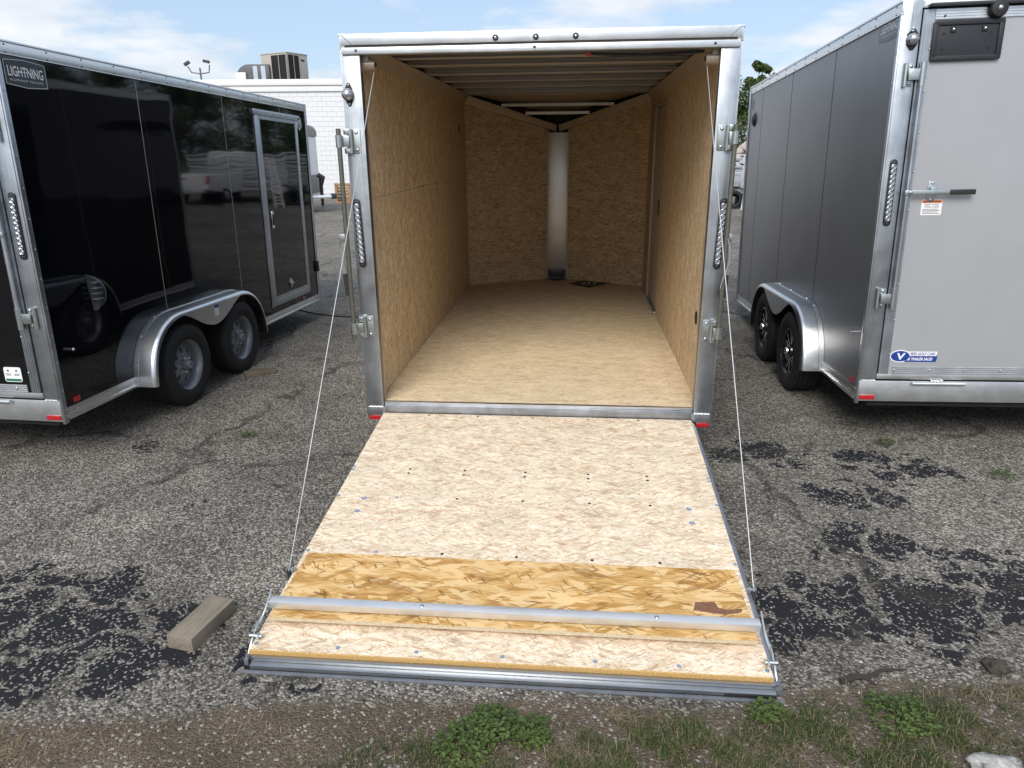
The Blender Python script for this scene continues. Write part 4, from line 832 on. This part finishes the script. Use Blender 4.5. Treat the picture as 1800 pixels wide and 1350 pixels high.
# ------------------------------------------------------------------ white block building
bld = thing('block_building', 'long white painted block building with flat roof and parapet coping', 'building', Matrix.Translation((-12, 33, 0)))
t = NT('white painted block'); t.set(col=t.mul((.74, .75, .765), t.ramp(t.noise(t.co, 1.3, 5), [(.3, .93), (.7, 1.03)])), rough=.7, nrm=t.bump(t.noise(t.co, 40, 4), .3, .004)); M['block'] = t.m
M['joint'] = plain('painted joint', (.66, .67, .69), .8)
M['coping'] = plain('painted metal coping', (.78, .785, .79), .45, 0, .03, 2)
B(-24, 14, .012, 9, 0, 4.42).build('wall', 'joint', bld)
bx0, bw_, bh_ = 1.0, .405, .2025; cnt = 0; pm_ = None; rows_ = 22; stuffb = MB()
for rr in range(rows_):
    for cc in range(-62, 33):
        x = bx0 + cc * bw_ + (bw_ / 2 if rr % 2 else 0); z = rr * bh_
        if x + bw_ > 13.9 or x < -23.9: continue
        dpt = random.uniform(.0, .003)
        if 2.6 < x < 5.1 or (rr > 12 and -1.2 < x <= 2.6 and rr > 13):
            if cnt < 298:
                if pm_ is None: pm_ = MB().box(.004, bw_ - .004, 0, .012, .004, bh_ - .004).build('block', 'block', bld, bevel=.002, segs=1); o_ = pm_
                else: o_ = pm_.copy(); col.objects.link(o_)
                o_.location = (x, -dpt, z); cnt += 1; continue
        stuffb.box(x + .004, x + bw_ - .004, -dpt, .0118, z + .004, z + bh_ - .004)
tag(stuffb.build('block_courses', 'block', bld), kind='stuff')
B(-24.05, 14.05, -.06, .3, 4.46, 4.70).build('fascia', 'coping', bld, bevel=.01)
B(-24.1, 14.1, -.12, .35, 4.705, 4.95).build('coping', 'coping', bld, bevel=.02)
B(-24, 14, .36, 9, 4.43, 4.55).build('roof_deck', 'seal', bld)
# rooftop air conditioner
M['acbeige'] = plain('beige sheet metal', (.47, .43, .37), .5, 0, .06, 2)
M['coil'] = plain('dark condenser coil', (.022, .020, .019), .6, .3, .3, 30)
AS = 1.12; ac = thing('air_conditioner', 'beige boxy air conditioner with dark coil grilles on the flat roof', 'air conditioner', Matrix.Translation((-10.42, 36.2, 4.551)) @ Matrix.Rotation(R(60), 4, 'Z') @ Matrix.Diagonal((1.05, .98, 1.22, 1)))
u0 = B(0, 1.25, 0, 1.75, .22, 1.52).build('casing', 'acbeige', ac, bevel=.015)
B(-.012, -.001, .62, 1.72, .30, 1.46).build('dummy', 'coil', u0) if 0 else None
g1 = B(-.012, .0, .02, 1.05, .28, 1.47).build('coil_grille', 'coil', ac); g2 = B(.02, .72, -.012, .0, .28, 1.47).build('coil_grille', 'coil', ac)
for k in range(12):
    z = .32 + k * .096; B(-.022, -.0125, .02, 1.05, z, z + .018).build('fin', 'coil', g1); B(.02, .72, -.022, -.0125, z, z + .018).build('fin', 'coil', g2)
for y in (.02, .52, 1.03): B(-.03, -.0225, y, y + .03, .28, 1.47).build('grille_bar', 'acbeige', g1)
for x in (.02, .37, .70): B(x, x + .03, -.03, -.0225, .28, 1.47).build('grille_bar', 'acbeige', g2)
B(-.02, 1.27, -.02, 1.77, 1.521, 1.56).build('lid', 'acbeige', ac, bevel=.01)
B(.84, 1.06, -.004, 0, 1.28, 1.36).build('name_plate', 'decal_dark', ac)
for x in (.05, 1.1):
    for y in (.05, 1.6): B(x, x + .1, y, y + .1, 0, .219).build('foot', 'seal', ac)
# duct hood
M['duct'] = plain('weathered galvanised duct', (.10, .105, .11), .45, .4, .3, 4); M['ductrib'] = plain('pale duct band', (.50, .55, .62), .35, .3, .1, 6)
dh = thing('roof_duct', 'dark curved sheet metal duct hood beside the rooftop air conditioner', 'duct', Matrix.Translation((-13.05, 36.6, 4.551)) @ Matrix.Diagonal((1.05, 1, 1.25, 1)))
prof = [(0, 0), (0, .55)] + [(.62 - .62 * math.cos(a), .55 + .58 * math.sin(a)) for a in np.linspace(.2, math.pi / 2, 8)] + [(1.55, 1.13), (1.55, .30), (.75, .30), (.62, 0)]
hb_ = MB().prism(prof, 1, 0, .9).build('hood', 'duct', dh, bevel=.01)
for x in (.82, 1.18): B(x, x + .20, -.02, -.001, .36, 1.07).build('band', 'ductrib', dh)
B(.05, .50, -.12, -.001, .42, .84).build('control_box', 'coping', dh, bevel=.01); B(-.05, .70, -.03, .95, 0, .25).build('curb', 'acbeige', dh, bevel=.01)
# twin floodlight pole
fp = thing('floodlight_pole', 'thin pole with two floodlights rising behind the white building', 'floodlight', Matrix.Translation((-24.9, 62, 0)))
MB().tube([(0, 0, 0), (0, 0, 8.6)], [.12, .07], 8).build('pole', 'seal', fp); MB().tube([(-.95, 0, 8.7), (-.7, 0, 8.25), (0, 0, 8.15), (.7, 0, 8.25), (.8, 0, 8.8)], .05, 6).build('cross_arm', 'seal', fp)
for s, a in ((-1, 30), (1, -12)):
    l_ = MB().box(-.24, .24, -.14, .14, -.11, .11).build('floodlight', 'duct', fp, bevel=.03); l_.matrix_basis = Matrix.Translation((s * .95 if s < 0 else .62, -.1, 8.92 if s < 0 else 9.05)) @ Matrix.Rotation(R(a * -1), 4, 'Y')
    B(-.20, .20, -.152, -.14, -.08, .08).build('lamp_glass', 'carglass', l_)

# far white trailer parked against the building, nose to the right
ft = thing('enclosed_trailer', 'distant white enclosed trailer with dark rounded top parked before the building', 'trailer', Matrix.Translation((-6.74, 24.0, 0)))
M['fwhite'] = plain('white trailer skin', (.72, .74, .77), .35, 0, .03, 2)
B(-4.6, -.001, 0, 2.0, .62, 2.45).build('body', 'fwhite', ft, bevel=.03)
cap_ = [(-4.6, 2.451)] + [(-4.6 + .01, 2.75)] + [(-.25 + .28 * math.sin(a), 2.55 + .28 * math.cos(a)) for a in np.linspace(0, math.pi / 2, 8)] + [(.03, 2.451)]
MB().prism(cap_, 1, -.02, 2.02).build('roof_cap', plain('bronze roof cap', (.10, .085, .075), .4, .2, .1), ft, smooth=40)
B(-.03, .025, -.02, .03, .62, 2.45).build('corner_trim', 'blackpl', ft); B(-.6, .03, -.012, 0, .60, .95).box(.0005, .03, .03, 2.0, .6, 1.2).build('stone_guard', 'duct', ft)
text('R', .24, 'black', ft, (-.215, -.003, 2.14), (1, 0, 0), UP, bold=.004)
MB().tube([(-.5, .15, .50), (.62, .95, .50)], .055, 8).tube([(-.5, 1.85, .50), (.62, 1.05, .50)], .055, 8).box(-4.5, .0, -.005, 2.0, .44, .60).build('tongue_frame', 'fwhite', ft)
MB().box(.60, .80, .92, 1.08, .42, .60).build('coupler', 'blackpl', ft, bevel=.02)
MB().tube([(.30, 1.0, .2), (.30, 1.0, .85), (.36, .98, 1.12), (.22, .96, 1.22)], [.05, .06, .11, .08], 10).build('jack_cover', 'blackpl', ft, smooth=60)
MB().cyl((.30, 1.0, 0), (.30, 1.0, .2), .03, 8).build('jack_foot', 'seal', ft)
w_ = tyre_mesh().build('tyre', 'tyre', ft, smooth=30); w_.matrix_basis = Matrix.Translation((-2.6, .05, .313)) @ Matrix.Rotation(R(-90), 4, 'Z')
# open wooden crate
cr = thing('wooden_crate', 'open pale wooden crate standing against the white building wall', 'crate', Matrix.Translation((-7.0, 29.2, 0)))
for x in (0, .52, 1.04): B(x, x + .10, 0, .05, .04, .78).build('upright', 'palewood', cr, bevel=.005)
for z in (0, .70): B(.0, 1.14, -.02, -.001, z, z + .08).build('rail', 'palewood', cr, bevel=.005)
for k in range(6): B(.0, 1.14, .42, .44, .02 + k * .125, .13 + k * .125).build('board', 'palewood', cr, bevel=.003)
for x in (0.0, 1.12): B(x, x + .02, .051, .419, .0, .78).build('side_board', 'palewood', cr)
B(.0, 1.14, 0, .44, -.001, .019).build('base_board', 'palewood', cr)

# ------------------------------------------------------------------ lot behind: stacked open trailers, silver car, white pickup
M['alu_far'] = plain('pale aluminium rail', (.66, .67, .69), .4, .6, .06, 3)
ORD = ('lowest open aluminium trailer frame with tyre and fender under the stack', 'second open aluminium trailer frame up from the ground in the stack', 'third open aluminium trailer frame up from the ground in the stack', 'fourth open aluminium trailer frame up from the ground in the stack', 'topmost open aluminium trailer frame lying on the stack')
FR = None
for k in range(5):
    z0 = .48 + k * .27
    mw_ = Matrix.Translation((7.93 + .03 * (k % 2), 25.2, z0))
    if k == 0:
        ut = thing('utility_trailer', ORD[0], 'open trailer', mw_, 'stacked open trailers')
        for y in (0, 1.75): B(-.05, 4.1, y, y + .06, 0, .10).build('side_rail', 'alu_far', ut); B(-.05, 4.1, y, y + .05, .17, .22).build('top_rail', 'alu_far', ut)
        for x in (0, .8, 1.6, 2.4, 3.2, 4.0): B(x, x + .06, .061, 1.749, .02, .08).build('cross_member', 'alu_far', ut)
        for x in (0, 1.0, 2.0, 3.0, 4.0):
            for y in (.002, 1.752): B(x, x + .05, y, y + .045, .101, .169).build('stake', 'alu_far', ut)
        FR = ut
    else:
        ut = copy_tree(FR, None, mw_); ut['label'] = ORD[k]
for ch in [o for o in FR.children]: pass
for y in (-.18,):
    w_ = tyre_mesh().build('tyre', 'tyre', FR, smooth=30); w_.matrix_basis = Matrix.Translation((-.32, y, .313 - .483)) @ Matrix.Rotation(R(-90), 4, 'Z')
    B(-.72, .1, -.30, -.02, .16, .20).box(-.72, -.66, -.30, -.02, -.02, .16).build('fender', 'rubber', FR, bevel=.01)
    MB().box(-.4, .25, -.0, 1.7, -.09, -.002).build('axle_beam', 'dark', FR)
for x in (.3, 3.6): MB().box(x, x + .2, .1, 1.6, -.482, -.002).build('stand', 'dark', FR)
# upright ladder gate of the stack's front
gt_ = thing('ramp_gate', 'white upright ladder gate standing in front of the stacked trailers', 'gate', Matrix.Translation((7.72, 24.4, .0)) @ Matrix.Rotation(R(5), 4, 'Y') @ Matrix.Rotation(R(0), 4, 'Z'))
for x in (0, .30): B(x, x + .05, 0, .05, .0, 1.72).build('stile', 'coping', gt_)
for k in range(12): B(.051, .299, .01, .04, .12 + k * .13, .155 + k * .13).build('rung', 'coping', gt_)
# silver car side on
def car_body(name, label, cat, mw_, prof, roofp, half, mat_, wheels, glass):
    c_ = thing(name, label, cat, mw_); MB().prism(prof, 1, -half, half).build('body', mat_, c_, bevel=.05, segs=3)
    cab = MB(); lo, hi = roofp; k = half * .80
    cab.hexa([(lo[0][0], -half + .04, lo[0][1]), (lo[1][0], -half + .04, lo[1][1]), (lo[1][0], half - .04, lo[1][1]), (lo[0][0], half - .04, lo[0][1]), (hi[0][0], -k, hi[0][1]), (hi[1][0], -k, hi[1][1]), (hi[1][0], k, hi[1][1]), (hi[0][0], k, hi[0][1])]).build('cabin', mat_, c_, bevel=.05, segs=3)
    for p in glass: MB().hexa(p).build('window', 'carglass', c_)
    for x in wheels:
        for s in (-1, 1):
            w_ = tyre_mesh().build('tyre', 'tyre', c_, smooth=30); w_.matrix_basis = Matrix.Translation((x, s * (half - .06), .312)) @ Matrix.Rotation(R(90 * s), 4, 'Z')
            MB().lathe([(0, .09), (.16, .085), (.19, .06)], (0, 0, 0), 0, 20).build('rim', 'alu_far', w_, smooth=40)
    return c_
M['carsilver'] = plain('silver car paint', (.50, .54, .60), .25, .5, .03, 2, coat=.6); M['carwhite'] = plain('white car paint', (.74, .75, .77), .25, 0, .03, 2, coat=.6)
sp_ = [(-2.2, .35), (-2.25, .75), (-2.05, .92), (2.0, .98), (2.22, .80), (2.25, .38), (1.85, .25), (-1.8, .25)]
g_ = lambda y, x0, x1, x2, x3, z0, z1, d: [(x0, y, z0), (x1, y, z0), (x1, y + d, z0), (x0, y + d, z0), (x2, y + .12, z1), (x3, y + .12, z1), (x3, y + .12 + d, z1), (x2, y + .12 + d, z1)]
car_body('parked_car', 'silver sedan parked side on beyond the stacked open trailers', 'car', Matrix.Translation((9.95, 36.5, 0)), sp_, (((-1.5, .93), (1.75, .95)), ((-.75, 1.46), (.85, 1.46))), .88, 'carsilver', (-1.4, 1.4), [g_(-.86, -1.25, .15, -.72, .12, .98, 1.38, .03), g_(-.86, .23, 1.45, .20, .78, .98, 1.38, .03)])
# white pickup seen from behind
pk = car_body('pickup_truck', 'white pickup truck parked tail first with red tail lamps', 'pickup', Matrix.Translation((10.75, 25.8, 0)) @ Matrix.Rotation(R(90), 4, 'Z') , [(-2.75, .55), (-2.75, 1.15), (2.2, 1.18), (2.75, 1.10), (2.8, .5), (2.3, .40), (-2.3, .42)], (((-.35, 1.15), (1.75, 1.15)), ((-.15, 1.85), (1.0, 1.85))), .98, 'carwhite', (-1.75, 1.75), [g_(-.975, -.2, 1.3, -.05, .85, 1.22, 1.72, .02)])
for s in (-1, 1): B(-2.775, -2.70, s * .93 - .05, s * .93 + .05, .78, 1.12).build('tail_lamp', 'red', pk, bevel=.01)
B(-2.95, -2.74, -.95, .95, .45, .62).build('rear_bumper', 'alu_far', pk, bevel=.03); B(-2.775, -2.752, -.78, .78, .66, 1.10).build('tailgate', 'carwhite', pk, bevel=.01); B(-2.79, -2.776, -.12, .12, .92, .99).build('tailgate_handle', 'blackpl', pk, bevel=.005)

# ------------------------------------------------------------------ trees beyond the lot
def leafmat(name, a, b):
    t = NT(name); t.set(col=t.ramp(t.noise(t.co, 1.6, 4), [(.3, a), (.7, b)]), rough=.6, spec=.3); t.p.inputs['Subsurface Weight'].default_value = 0; return t.m
LEAF = [leafmat('dark green leaves', (.030, .052, .014), (.062, .092, .026)), leafmat('mid green leaves', (.045, .070, .018), (.092, .118, .036)), leafmat('olive leaves', (.058, .075, .022), (.12, .135, .048))]
M['bark'] = wood('tree bark', (.11, .085, .06), 2, .2)
def tree(x, y, h, rad, kind, label, base=None, dens=1., low=.03):
    z0 = float(bank(np.array(x), np.array(y))) - .02 if base is None else base
    tr = thing('tree', label, 'tree', Matrix.Translation((x, y, z0)), 'trees beyond the lot'); tk = MB(); r_ = random.Random(int(x * 31 + y * 17))
    p = [(0, 0, 0)] + [(r_.uniform(-.2, .2) * k, r_.uniform(-.2, .2) * k, h * .17 * k) for k in range(1, 5)]; tk.tube(p, [h * .028, h * .023, h * .017, h * .011, h * .006], 8)
    blobs = []
    for k in range(int(34 * dens)):
        a = r_.uniform(0, 6.28); zz = r_.uniform(low, .96); prof_ = math.sin(math.pi * (.12 + .86 * (zz - low) / (1 - low))) ** .6; rr = rad * prof_ * math.sqrt(r_.uniform(.1, 1)); c_ = (rr * math.cos(a), rr * math.sin(a), zz * h); blobs.append((c_, r_.uniform(.24, .42) * rad))
        if k % 3 == 0: tk.tube([p[2], ((p[2][0] + c_[0]) * .5, (p[2][1] + c_[1]) * .5, (p[2][2] + c_[2]) * .55), c_], [h * .010, h * .006, h * .002], 5)
    tk.build('trunk', 'bark', tr, smooth=50)
    pos = []
    for c_, br in blobs:
        n = int(260 * max(dens, .8)); v = rng.normal(size=(n, 3)); v /= np.linalg.norm(v, axis=1)[:, None]; v *= (br * (rng.random(n) ** .4) * (.75 + .5 * rng.random(n)))[:, None]; v[:, 2] *= .75; pos.append(v + np.array(c_))
    pos = np.concatenate(pos); n = len(pos); s_ = rng.uniform(.09, .20, n) * (h / 9) * 1.2
    a = rng.normal(size=(n, 3)); a /= np.linalg.norm(a, axis=1)[:, None]; b_ = np.cross(a, rng.normal(size=(n, 3))); b_ /= np.linalg.norm(b_, axis=1)[:, None]
    vv = np.stack([pos - a * s_[:, None], pos + b_ * (s_ * .6)[:, None], pos + a * s_[:, None], pos - b_ * (s_ * .6)[:, None]], 1).reshape(-1, 3)
    me = bpy.data.meshes.new('crown'); me.from_pydata(vv.tolist(), [], np.arange(n * 4).reshape(-1, 4).tolist()); me.materials.append(LEAF[kind]); o_ = bpy.data.objects.new('crown', me); col.objects.link(o_); o_.parent = tr
    return tr
TL = ['dense dark green broadleaf tree in the row beyond the lot', 'mid green broadleaf tree in the row beyond the lot', 'olive green loose tree in the row beyond the lot']
for x, y, h, rad, k in ((18.3, 55, 5.0, 3.2, 1), (15.0, 57, 5.6, 3.2, 0), (22.8, 56, 5.6, 3.6, 0), (28.5, 58, 6.4, 4.2, 1), (35.5, 57, 6.6, 4.0, 0), (43, 60, 8, 4.6, 2), (51, 60, 8.2, 4.4, 0), (12.0, 62, 7.0, 3.8, 2), (59.5, 58, 10.4, 4.8, 1), (68, 60, 9.2, 4.6, 2)): tree(x, y, h, rad, k, {18.3: 'mid green bushy tree right behind the pale rock heap', 15.: 'dark green tree standing behind the silver sedan', 12.: 'olive green tree farthest along behind the silver sedan'}.get(x, TL[k]))
tree(21.7, 66, 8.1, 1.15, 1, 'tall slim green tree rising above the row beyond the lot', dens=.7, low=.6)
# pale rock heap under the trees
rk = MB(); rr = random.Random(3)
for k in range(40):
    a = rr.uniform(0, 6.28); q = rr.random() ** .6; cx_, cy_ = 1.9 * q * math.cos(a), 1.2 * q * math.sin(a); hh = 1.9 * (1 - q) + .15; s_ = rr.uniform(.3, .6)
    pts = [Vector((cx_ + s_ * dx, cy_ + s_ * dy, max(0, hh + s_ * dz))) + Vector((rr.uniform(-.1, .1), rr.uniform(-.1, .1), rr.uniform(-.1, .1))) for dx, dy, dz in ((1, 0, 0), (-1, 0, 0), (0, 1, 0), (0, -1, 0), (0, 0, 1), (0, 0, -1))]
    rk.add(pts, [(0, 2, 4), (2, 1, 4), (1, 3, 4), (3, 0, 4), (2, 0, 5), (1, 2, 5), (3, 1, 5), (0, 3, 5)])
ro = rk.build('rock_heap', plain('pale pinkish stone', (.42, .36, .33), .9, 0, .3, 3), None); ro.matrix_world = Matrix.Translation((17.0, 51.5, float(bank(np.array(17.), np.array(51.5))) - .1)); tag(ro, 'pale stony heap in front of the trees beyond the lot', 'rock heap')

# ------------------------------------------------------------------ loose stone, weeds and grass at the near edge
def scatter_stones():
    n = 26000; x = rng.uniform(-2.6, 3.0, n); y = 1.62 + (rng.random(n) ** 1.5) * 3.0; p, d_, pl_ = masks(x, y)
    keep = rng.random(n) < np.where(d_ > .6, .30, np.where(p > .5, .28, .55)) + pl_ * .5 + .5 * np.exp(-((d_ - .4) / .3) ** 2)
    # none under the ramp or the timber
    rx = (x - .1447) * math.cos(.0891) - (y - 4.13) * math.sin(.0891) * -1 * -1; keep &= ~((np.abs(x - (y - 2.1) * .089 + .04) < .985) & (y > 2.08 - x * .09)); keep &= ~((np.abs(x + 1.262) < .12) & (np.abs(y - 2.437) < .17))
    x, y, p, d_ = x[keep], y[keep], p[keep], d_[keep]; n = len(x); s = .0022 + .0050 * rng.random(n) ** 3; s *= np.where(rng.random(n) < .012, 2.1, 1)
    base = np.array([(1, 0, 0), (0, 1, 0), (-1, 0, 0), (0, -1, 0), (0, 0, .8), (0, 0, -.4)]); v = base[None] * (1 + rng.uniform(-.35, .35, (n, 6, 3))); v = v + rng.uniform(-.25, .25, (n, 6, 3))
    a = rng.uniform(0, 6.28, n); c_, s__ = np.cos(a)[:, None], np.sin(a)[:, None]; v = np.stack([v[..., 0] * c_ - v[..., 1] * s__, v[..., 0] * s__ + v[..., 1] * c_, v[..., 2]], -1) * s[:, None, None]
    v += np.stack([x, y, s * .12 + .001], -1)[:, None]; f = np.array([(0, 1, 4), (1, 2, 4), (2, 3, 4), (3, 0, 4), (1, 0, 5), (2, 1, 5), (3, 2, 5), (0, 3, 5)]); f = (f[None] + 6 * np.arange(n)[:, None, None]).reshape(-1, 3)
    me = bpy.data.meshes.new('gravel'); me.from_pydata(v.reshape(-1, 3).tolist(), [], f.tolist())
    at = me.attributes.new('tone', 'FLOAT', 'POINT'); at.data.foreach_set('value', np.repeat(rng.random(n), 6).astype(np.float32))
    t = NT('loose stone'); k = t.n.new('ShaderNodeAttribute'); k.attribute_name = 'tone'; t.set(col=t.ramp(k.outputs['Fac'], [(0, (.07, .065, .06)), (.35, (.16, .145, .125)), (.75, (.25, .23, .20)), (.97, (.34, .32, .285)), (1, (.52, .50, .47))]), rough=.85)
    me.materials.append(t.m); o_ = bpy.data.objects.new('gravel', me); col.objects.link(o_); tag(o_, 'small loose stones scattered over the worn asphalt and its edge', 'gravel', kind='stuff')
scatter_stones()
def blades(name, label, cat, pts, hgt, wid, lean, stops):
    n = len(pts); x, y = pts[:, 0], pts[:, 1]; h_ = hgt * rng.uniform(.45, 1.25, n); a = rng.uniform(0, 6.28, n); l = lean * rng.uniform(.3, 1.5, n) * h_; w_ = wid * rng.uniform(.6, 1.3, n)
    dx, dy = np.cos(a), np.sin(a); tx, ty = -dy, dx; z = np.zeros(n)
    V = [np.stack([x - tx * w_, y - ty * w_, z], -1), np.stack([x + tx * w_, y + ty * w_, z], -1), np.stack([x + dx * l * .4 + tx * w_ * .8, y + dy * l * .4 + ty * w_ * .8, h_ * .6], -1), np.stack([x + dx * l * .4 - tx * w_ * .8, y + dy * l * .4 - ty * w_ * .8, h_ * .6], -1), np.stack([x + dx * l, y + dy * l, h_ * .85], -1)]
    v = np.stack(V, 1).reshape(-1, 3); i = 5 * np.arange(n)[:, None]; q = (i + np.array([0, 1, 2, 3])).tolist(); t3 = (i + np.array([3, 2, 4])).tolist()
    me = bpy.data.meshes.new(name); me.from_pydata(v.tolist(), [], q + t3); at = me.attributes.new('tone', 'FLOAT', 'POINT'); at.data.foreach_set('value', np.repeat(rng.random(n), 5).astype(np.float32))
    t = NT(name); k = t.n.new('ShaderNodeAttribute'); k.attribute_name = 'tone'; t.set(col=t.ramp(k.outputs['Fac'], stops), rough=.65, spec=.25); me.materials.append(t.m); o_ = bpy.data.objects.new(name, me); col.objects.link(o_); tag(o_, label, cat, kind='stuff')
def blob_pts(L):
    out = []
    for cx_, cy_, rx, ry, n in L:
        p = rng.normal(size=(n, 2)) * np.array([rx, ry]) * .6 + np.array([cx_, cy_]); out.append(p)
    p = np.concatenate(out); k = lumps(p[:, 0] * 4, p[:, 1] * 5, 2.) + .6 * lumps(p[:, 0] * 11 + 3, p[:, 1] * 13, 2.) + rng.uniform(-.45, .45, len(p)) > .02
    k &= ~((np.abs(p[:, 0] + .04) < 1.02) & (p[:, 1] > 2.03 - p[:, 0] * .09)); return p[k]
GR = [(0, (.022, .045, .010)), (.45, (.048, .078, .020)), (.72, (.085, .108, .032)), (.82, (.17, .14, .075)), (1, (.26, .21, .13))]
blades('grass', 'short green grass along the dirt edge at the foot of the ramp', 'grass', blob_pts([(.55, 1.80, .22, .09, 2600), (.95, 1.88, .22, .11, 3600), (1.38, 1.90, .24, .12, 5200), (.25, 1.70, .3, .06, 2200), (-.15, 1.72, .35, .06, 2200), (1.7, 1.98, .18, .09, 1100), (.85, 1.96, .10, .05, 900), (-.45, 1.73, .16, .06, 1000), (.55, 1.68, .5, .07, 5000), (1.4, 1.74, .5, .09, 6500), (.3, 1.84, .22, .07, 1600), (-.3, 1.80, .2, .06, 1200), (.7, 1.86, .25, .08, 2500)]), .030, .0011, .9, GR)
DR = [(0, (.10, .07, .04)), (.5, (.20, .15, .09)), (1, (.34, .28, .19))]
blades('dry_grass', 'matted dry straw coloured grass along the dirt edge', 'dry grass', blob_pts([(-1.58, 1.84, .22, .08, 2600), (.35, 1.95, .16, .06, 800), (.8, 1.78, .5, .12, 4200), (.15, 1.78, .4, .09, 2200), (1.55, 1.80, .25, .12, 1800), (-.1, 1.97, .2, .04, 500), (1.75, 2.03, .2, .06, 700), (-.8, 1.85, .5, .1, 900)]), .014, .0008, 3.2, DR)
# broad leaved weeds: each plant one thing
M['weedleaf'] = leafmat('weed leaf', (.032, .062, .014), (.10, .135, .035))
def weed(x, y, r, n, label, hgt=.035):
    tr = thing('weed_plant', label, 'weed', Matrix.Translation((x, y, 0)), 'weeds at the asphalt edge'); mb = MB(); st_ = MB()
    for k in range(n):
        a = random.uniform(0, 6.28); q = r * math.sqrt(random.random()); c_ = Vector((q * math.cos(a), q * math.sin(a), hgt * (.35 + .8 * random.random()) * (1.15 - q / r * .5))); b_ = random.uniform(0, 6.28); l = random.uniform(.011, .024); d_ = Vector((math.cos(b_), math.sin(b_), random.uniform(-.25, .45))).normalized(); w__ = d_.cross(Vector((0, 0, 1))).normalized() * l * .42; up = Vector((0, 0, l * .18))
        mb.add([c_, c_ + d_ * l * .45 + w__ + up, c_ + d_ * l * 1.05, c_ + d_ * l * .45 - w__ + up, c_ + d_ * l * .5 - up * .2], [(0, 4, 1), (1, 4, 2), (2, 4, 3), (3, 4, 0)])
        if k % 4 == 0: st_.tube([(c_.x * .6, c_.y * .6, 0), c_], .0009, 3, cap=False)
    tag(mb.build('leaf_mass', 'weedleaf', tr), kind='stuff'); st_.build('stem', 'weedleaf', tr)
weed(-.07, 1.90, .085, 330, 'bright green leafy weed clump in front of the ramp edge', .05); weed(.05, 1.865, .07, 220, 'low leafy weed beside the bright green clump', .04)
weed(-.16, 1.82, .10, 300, 'spreading dark leafy weed growing before the bright clump', .035); weed(.86, 1.95, .06, 150, 'small leafy weed at the right corner of the ramp', .035)
weed(1.30, 1.93, .11, 260, 'leafy weed patch growing in the green grass', .04); weed(2.43, 4.27, .05, 60, 'tiny weed in a crack near the grey trailer', .05); weed(2.88, 3.78, .08, 70, 'yellowish weed in the asphalt beyond the bare patch', .05); weed(-1.80, 4.50, .05, 50, 'tiny weed in a crack near the black trailer wheel', .05)
# twig, pale rock
tag(MB().tube([(1.18, 2.10, .010), (1.24, 2.115, .016), (1.29, 2.12, .014), (1.36, 2.155, .012), (1.45, 2.16, .008)], [.012, .011, .009, .007, .003], 6).tube([(1.27, 2.12, .014), (1.30, 2.08, .010)], [.008, .004], 6).build('fallen_twig', plain('dark bark', (.035, .03, .025), .9, 0, .3, 80), None, smooth=50), 'dark crooked twig lying on the stones right of the ramp', 'twig')
def rock(x, y, s, label, mat_):
    bm = bmesh.new(); bmesh.ops.create_icosphere(bm, subdivisions=3, radius=1)
    for v in bm.verts: q = v.co; k = 1 + .20 * math.sin(q.x * 4 + 1) * math.cos(q.y * 5) + .12 * math.sin(q.z * 9 + q.x * 7) + .10 * math.sin(q.x * 17) * math.cos(q.y * 15 + q.z * 11) + random.uniform(-.05, .05); v.co = Vector((q.x * s[0] * k, q.y * s[1] * k, q.z * s[2] * k))
    me = bpy.data.meshes.new('rock'); bm.to_mesh(me); bm.free(); me.shade_smooth(); me.materials.append(mat_); o_ = bpy.data.objects.new('rock', me); col.objects.link(o_); o_.location = (x, y, s[2] * .4); tag(o_, label, 'rock')
rock(1.50, 1.715, (.085, .05, .03), 'pale whitish rock half buried in the grass', plain('chalky stone', (.36, .35, .33), .95, 0, .5, 60, 1., 130)); rock(1.79, 2.17, (.045, .035, .028), 'dark brown clod of earth at the asphalt edge', plain('dark clod', (.050, .042, .034), .95, 0, .6, 90, 1., 160))

# keep the hierarchy at thing > part > sub-part
bpy.context.view_layer.update()
def depth(o):
    d_ = 1
    while o.parent: o = o.parent; d_ += 1
    return d_
for o in list(bpy.data.objects):
    while depth(o) > 3:
        p_ = o.parent; b_ = p_.matrix_basis @ o.matrix_basis; o.parent = p_.parent; o.matrix_parent_inverse = Matrix(); o.matrix_basis = b_
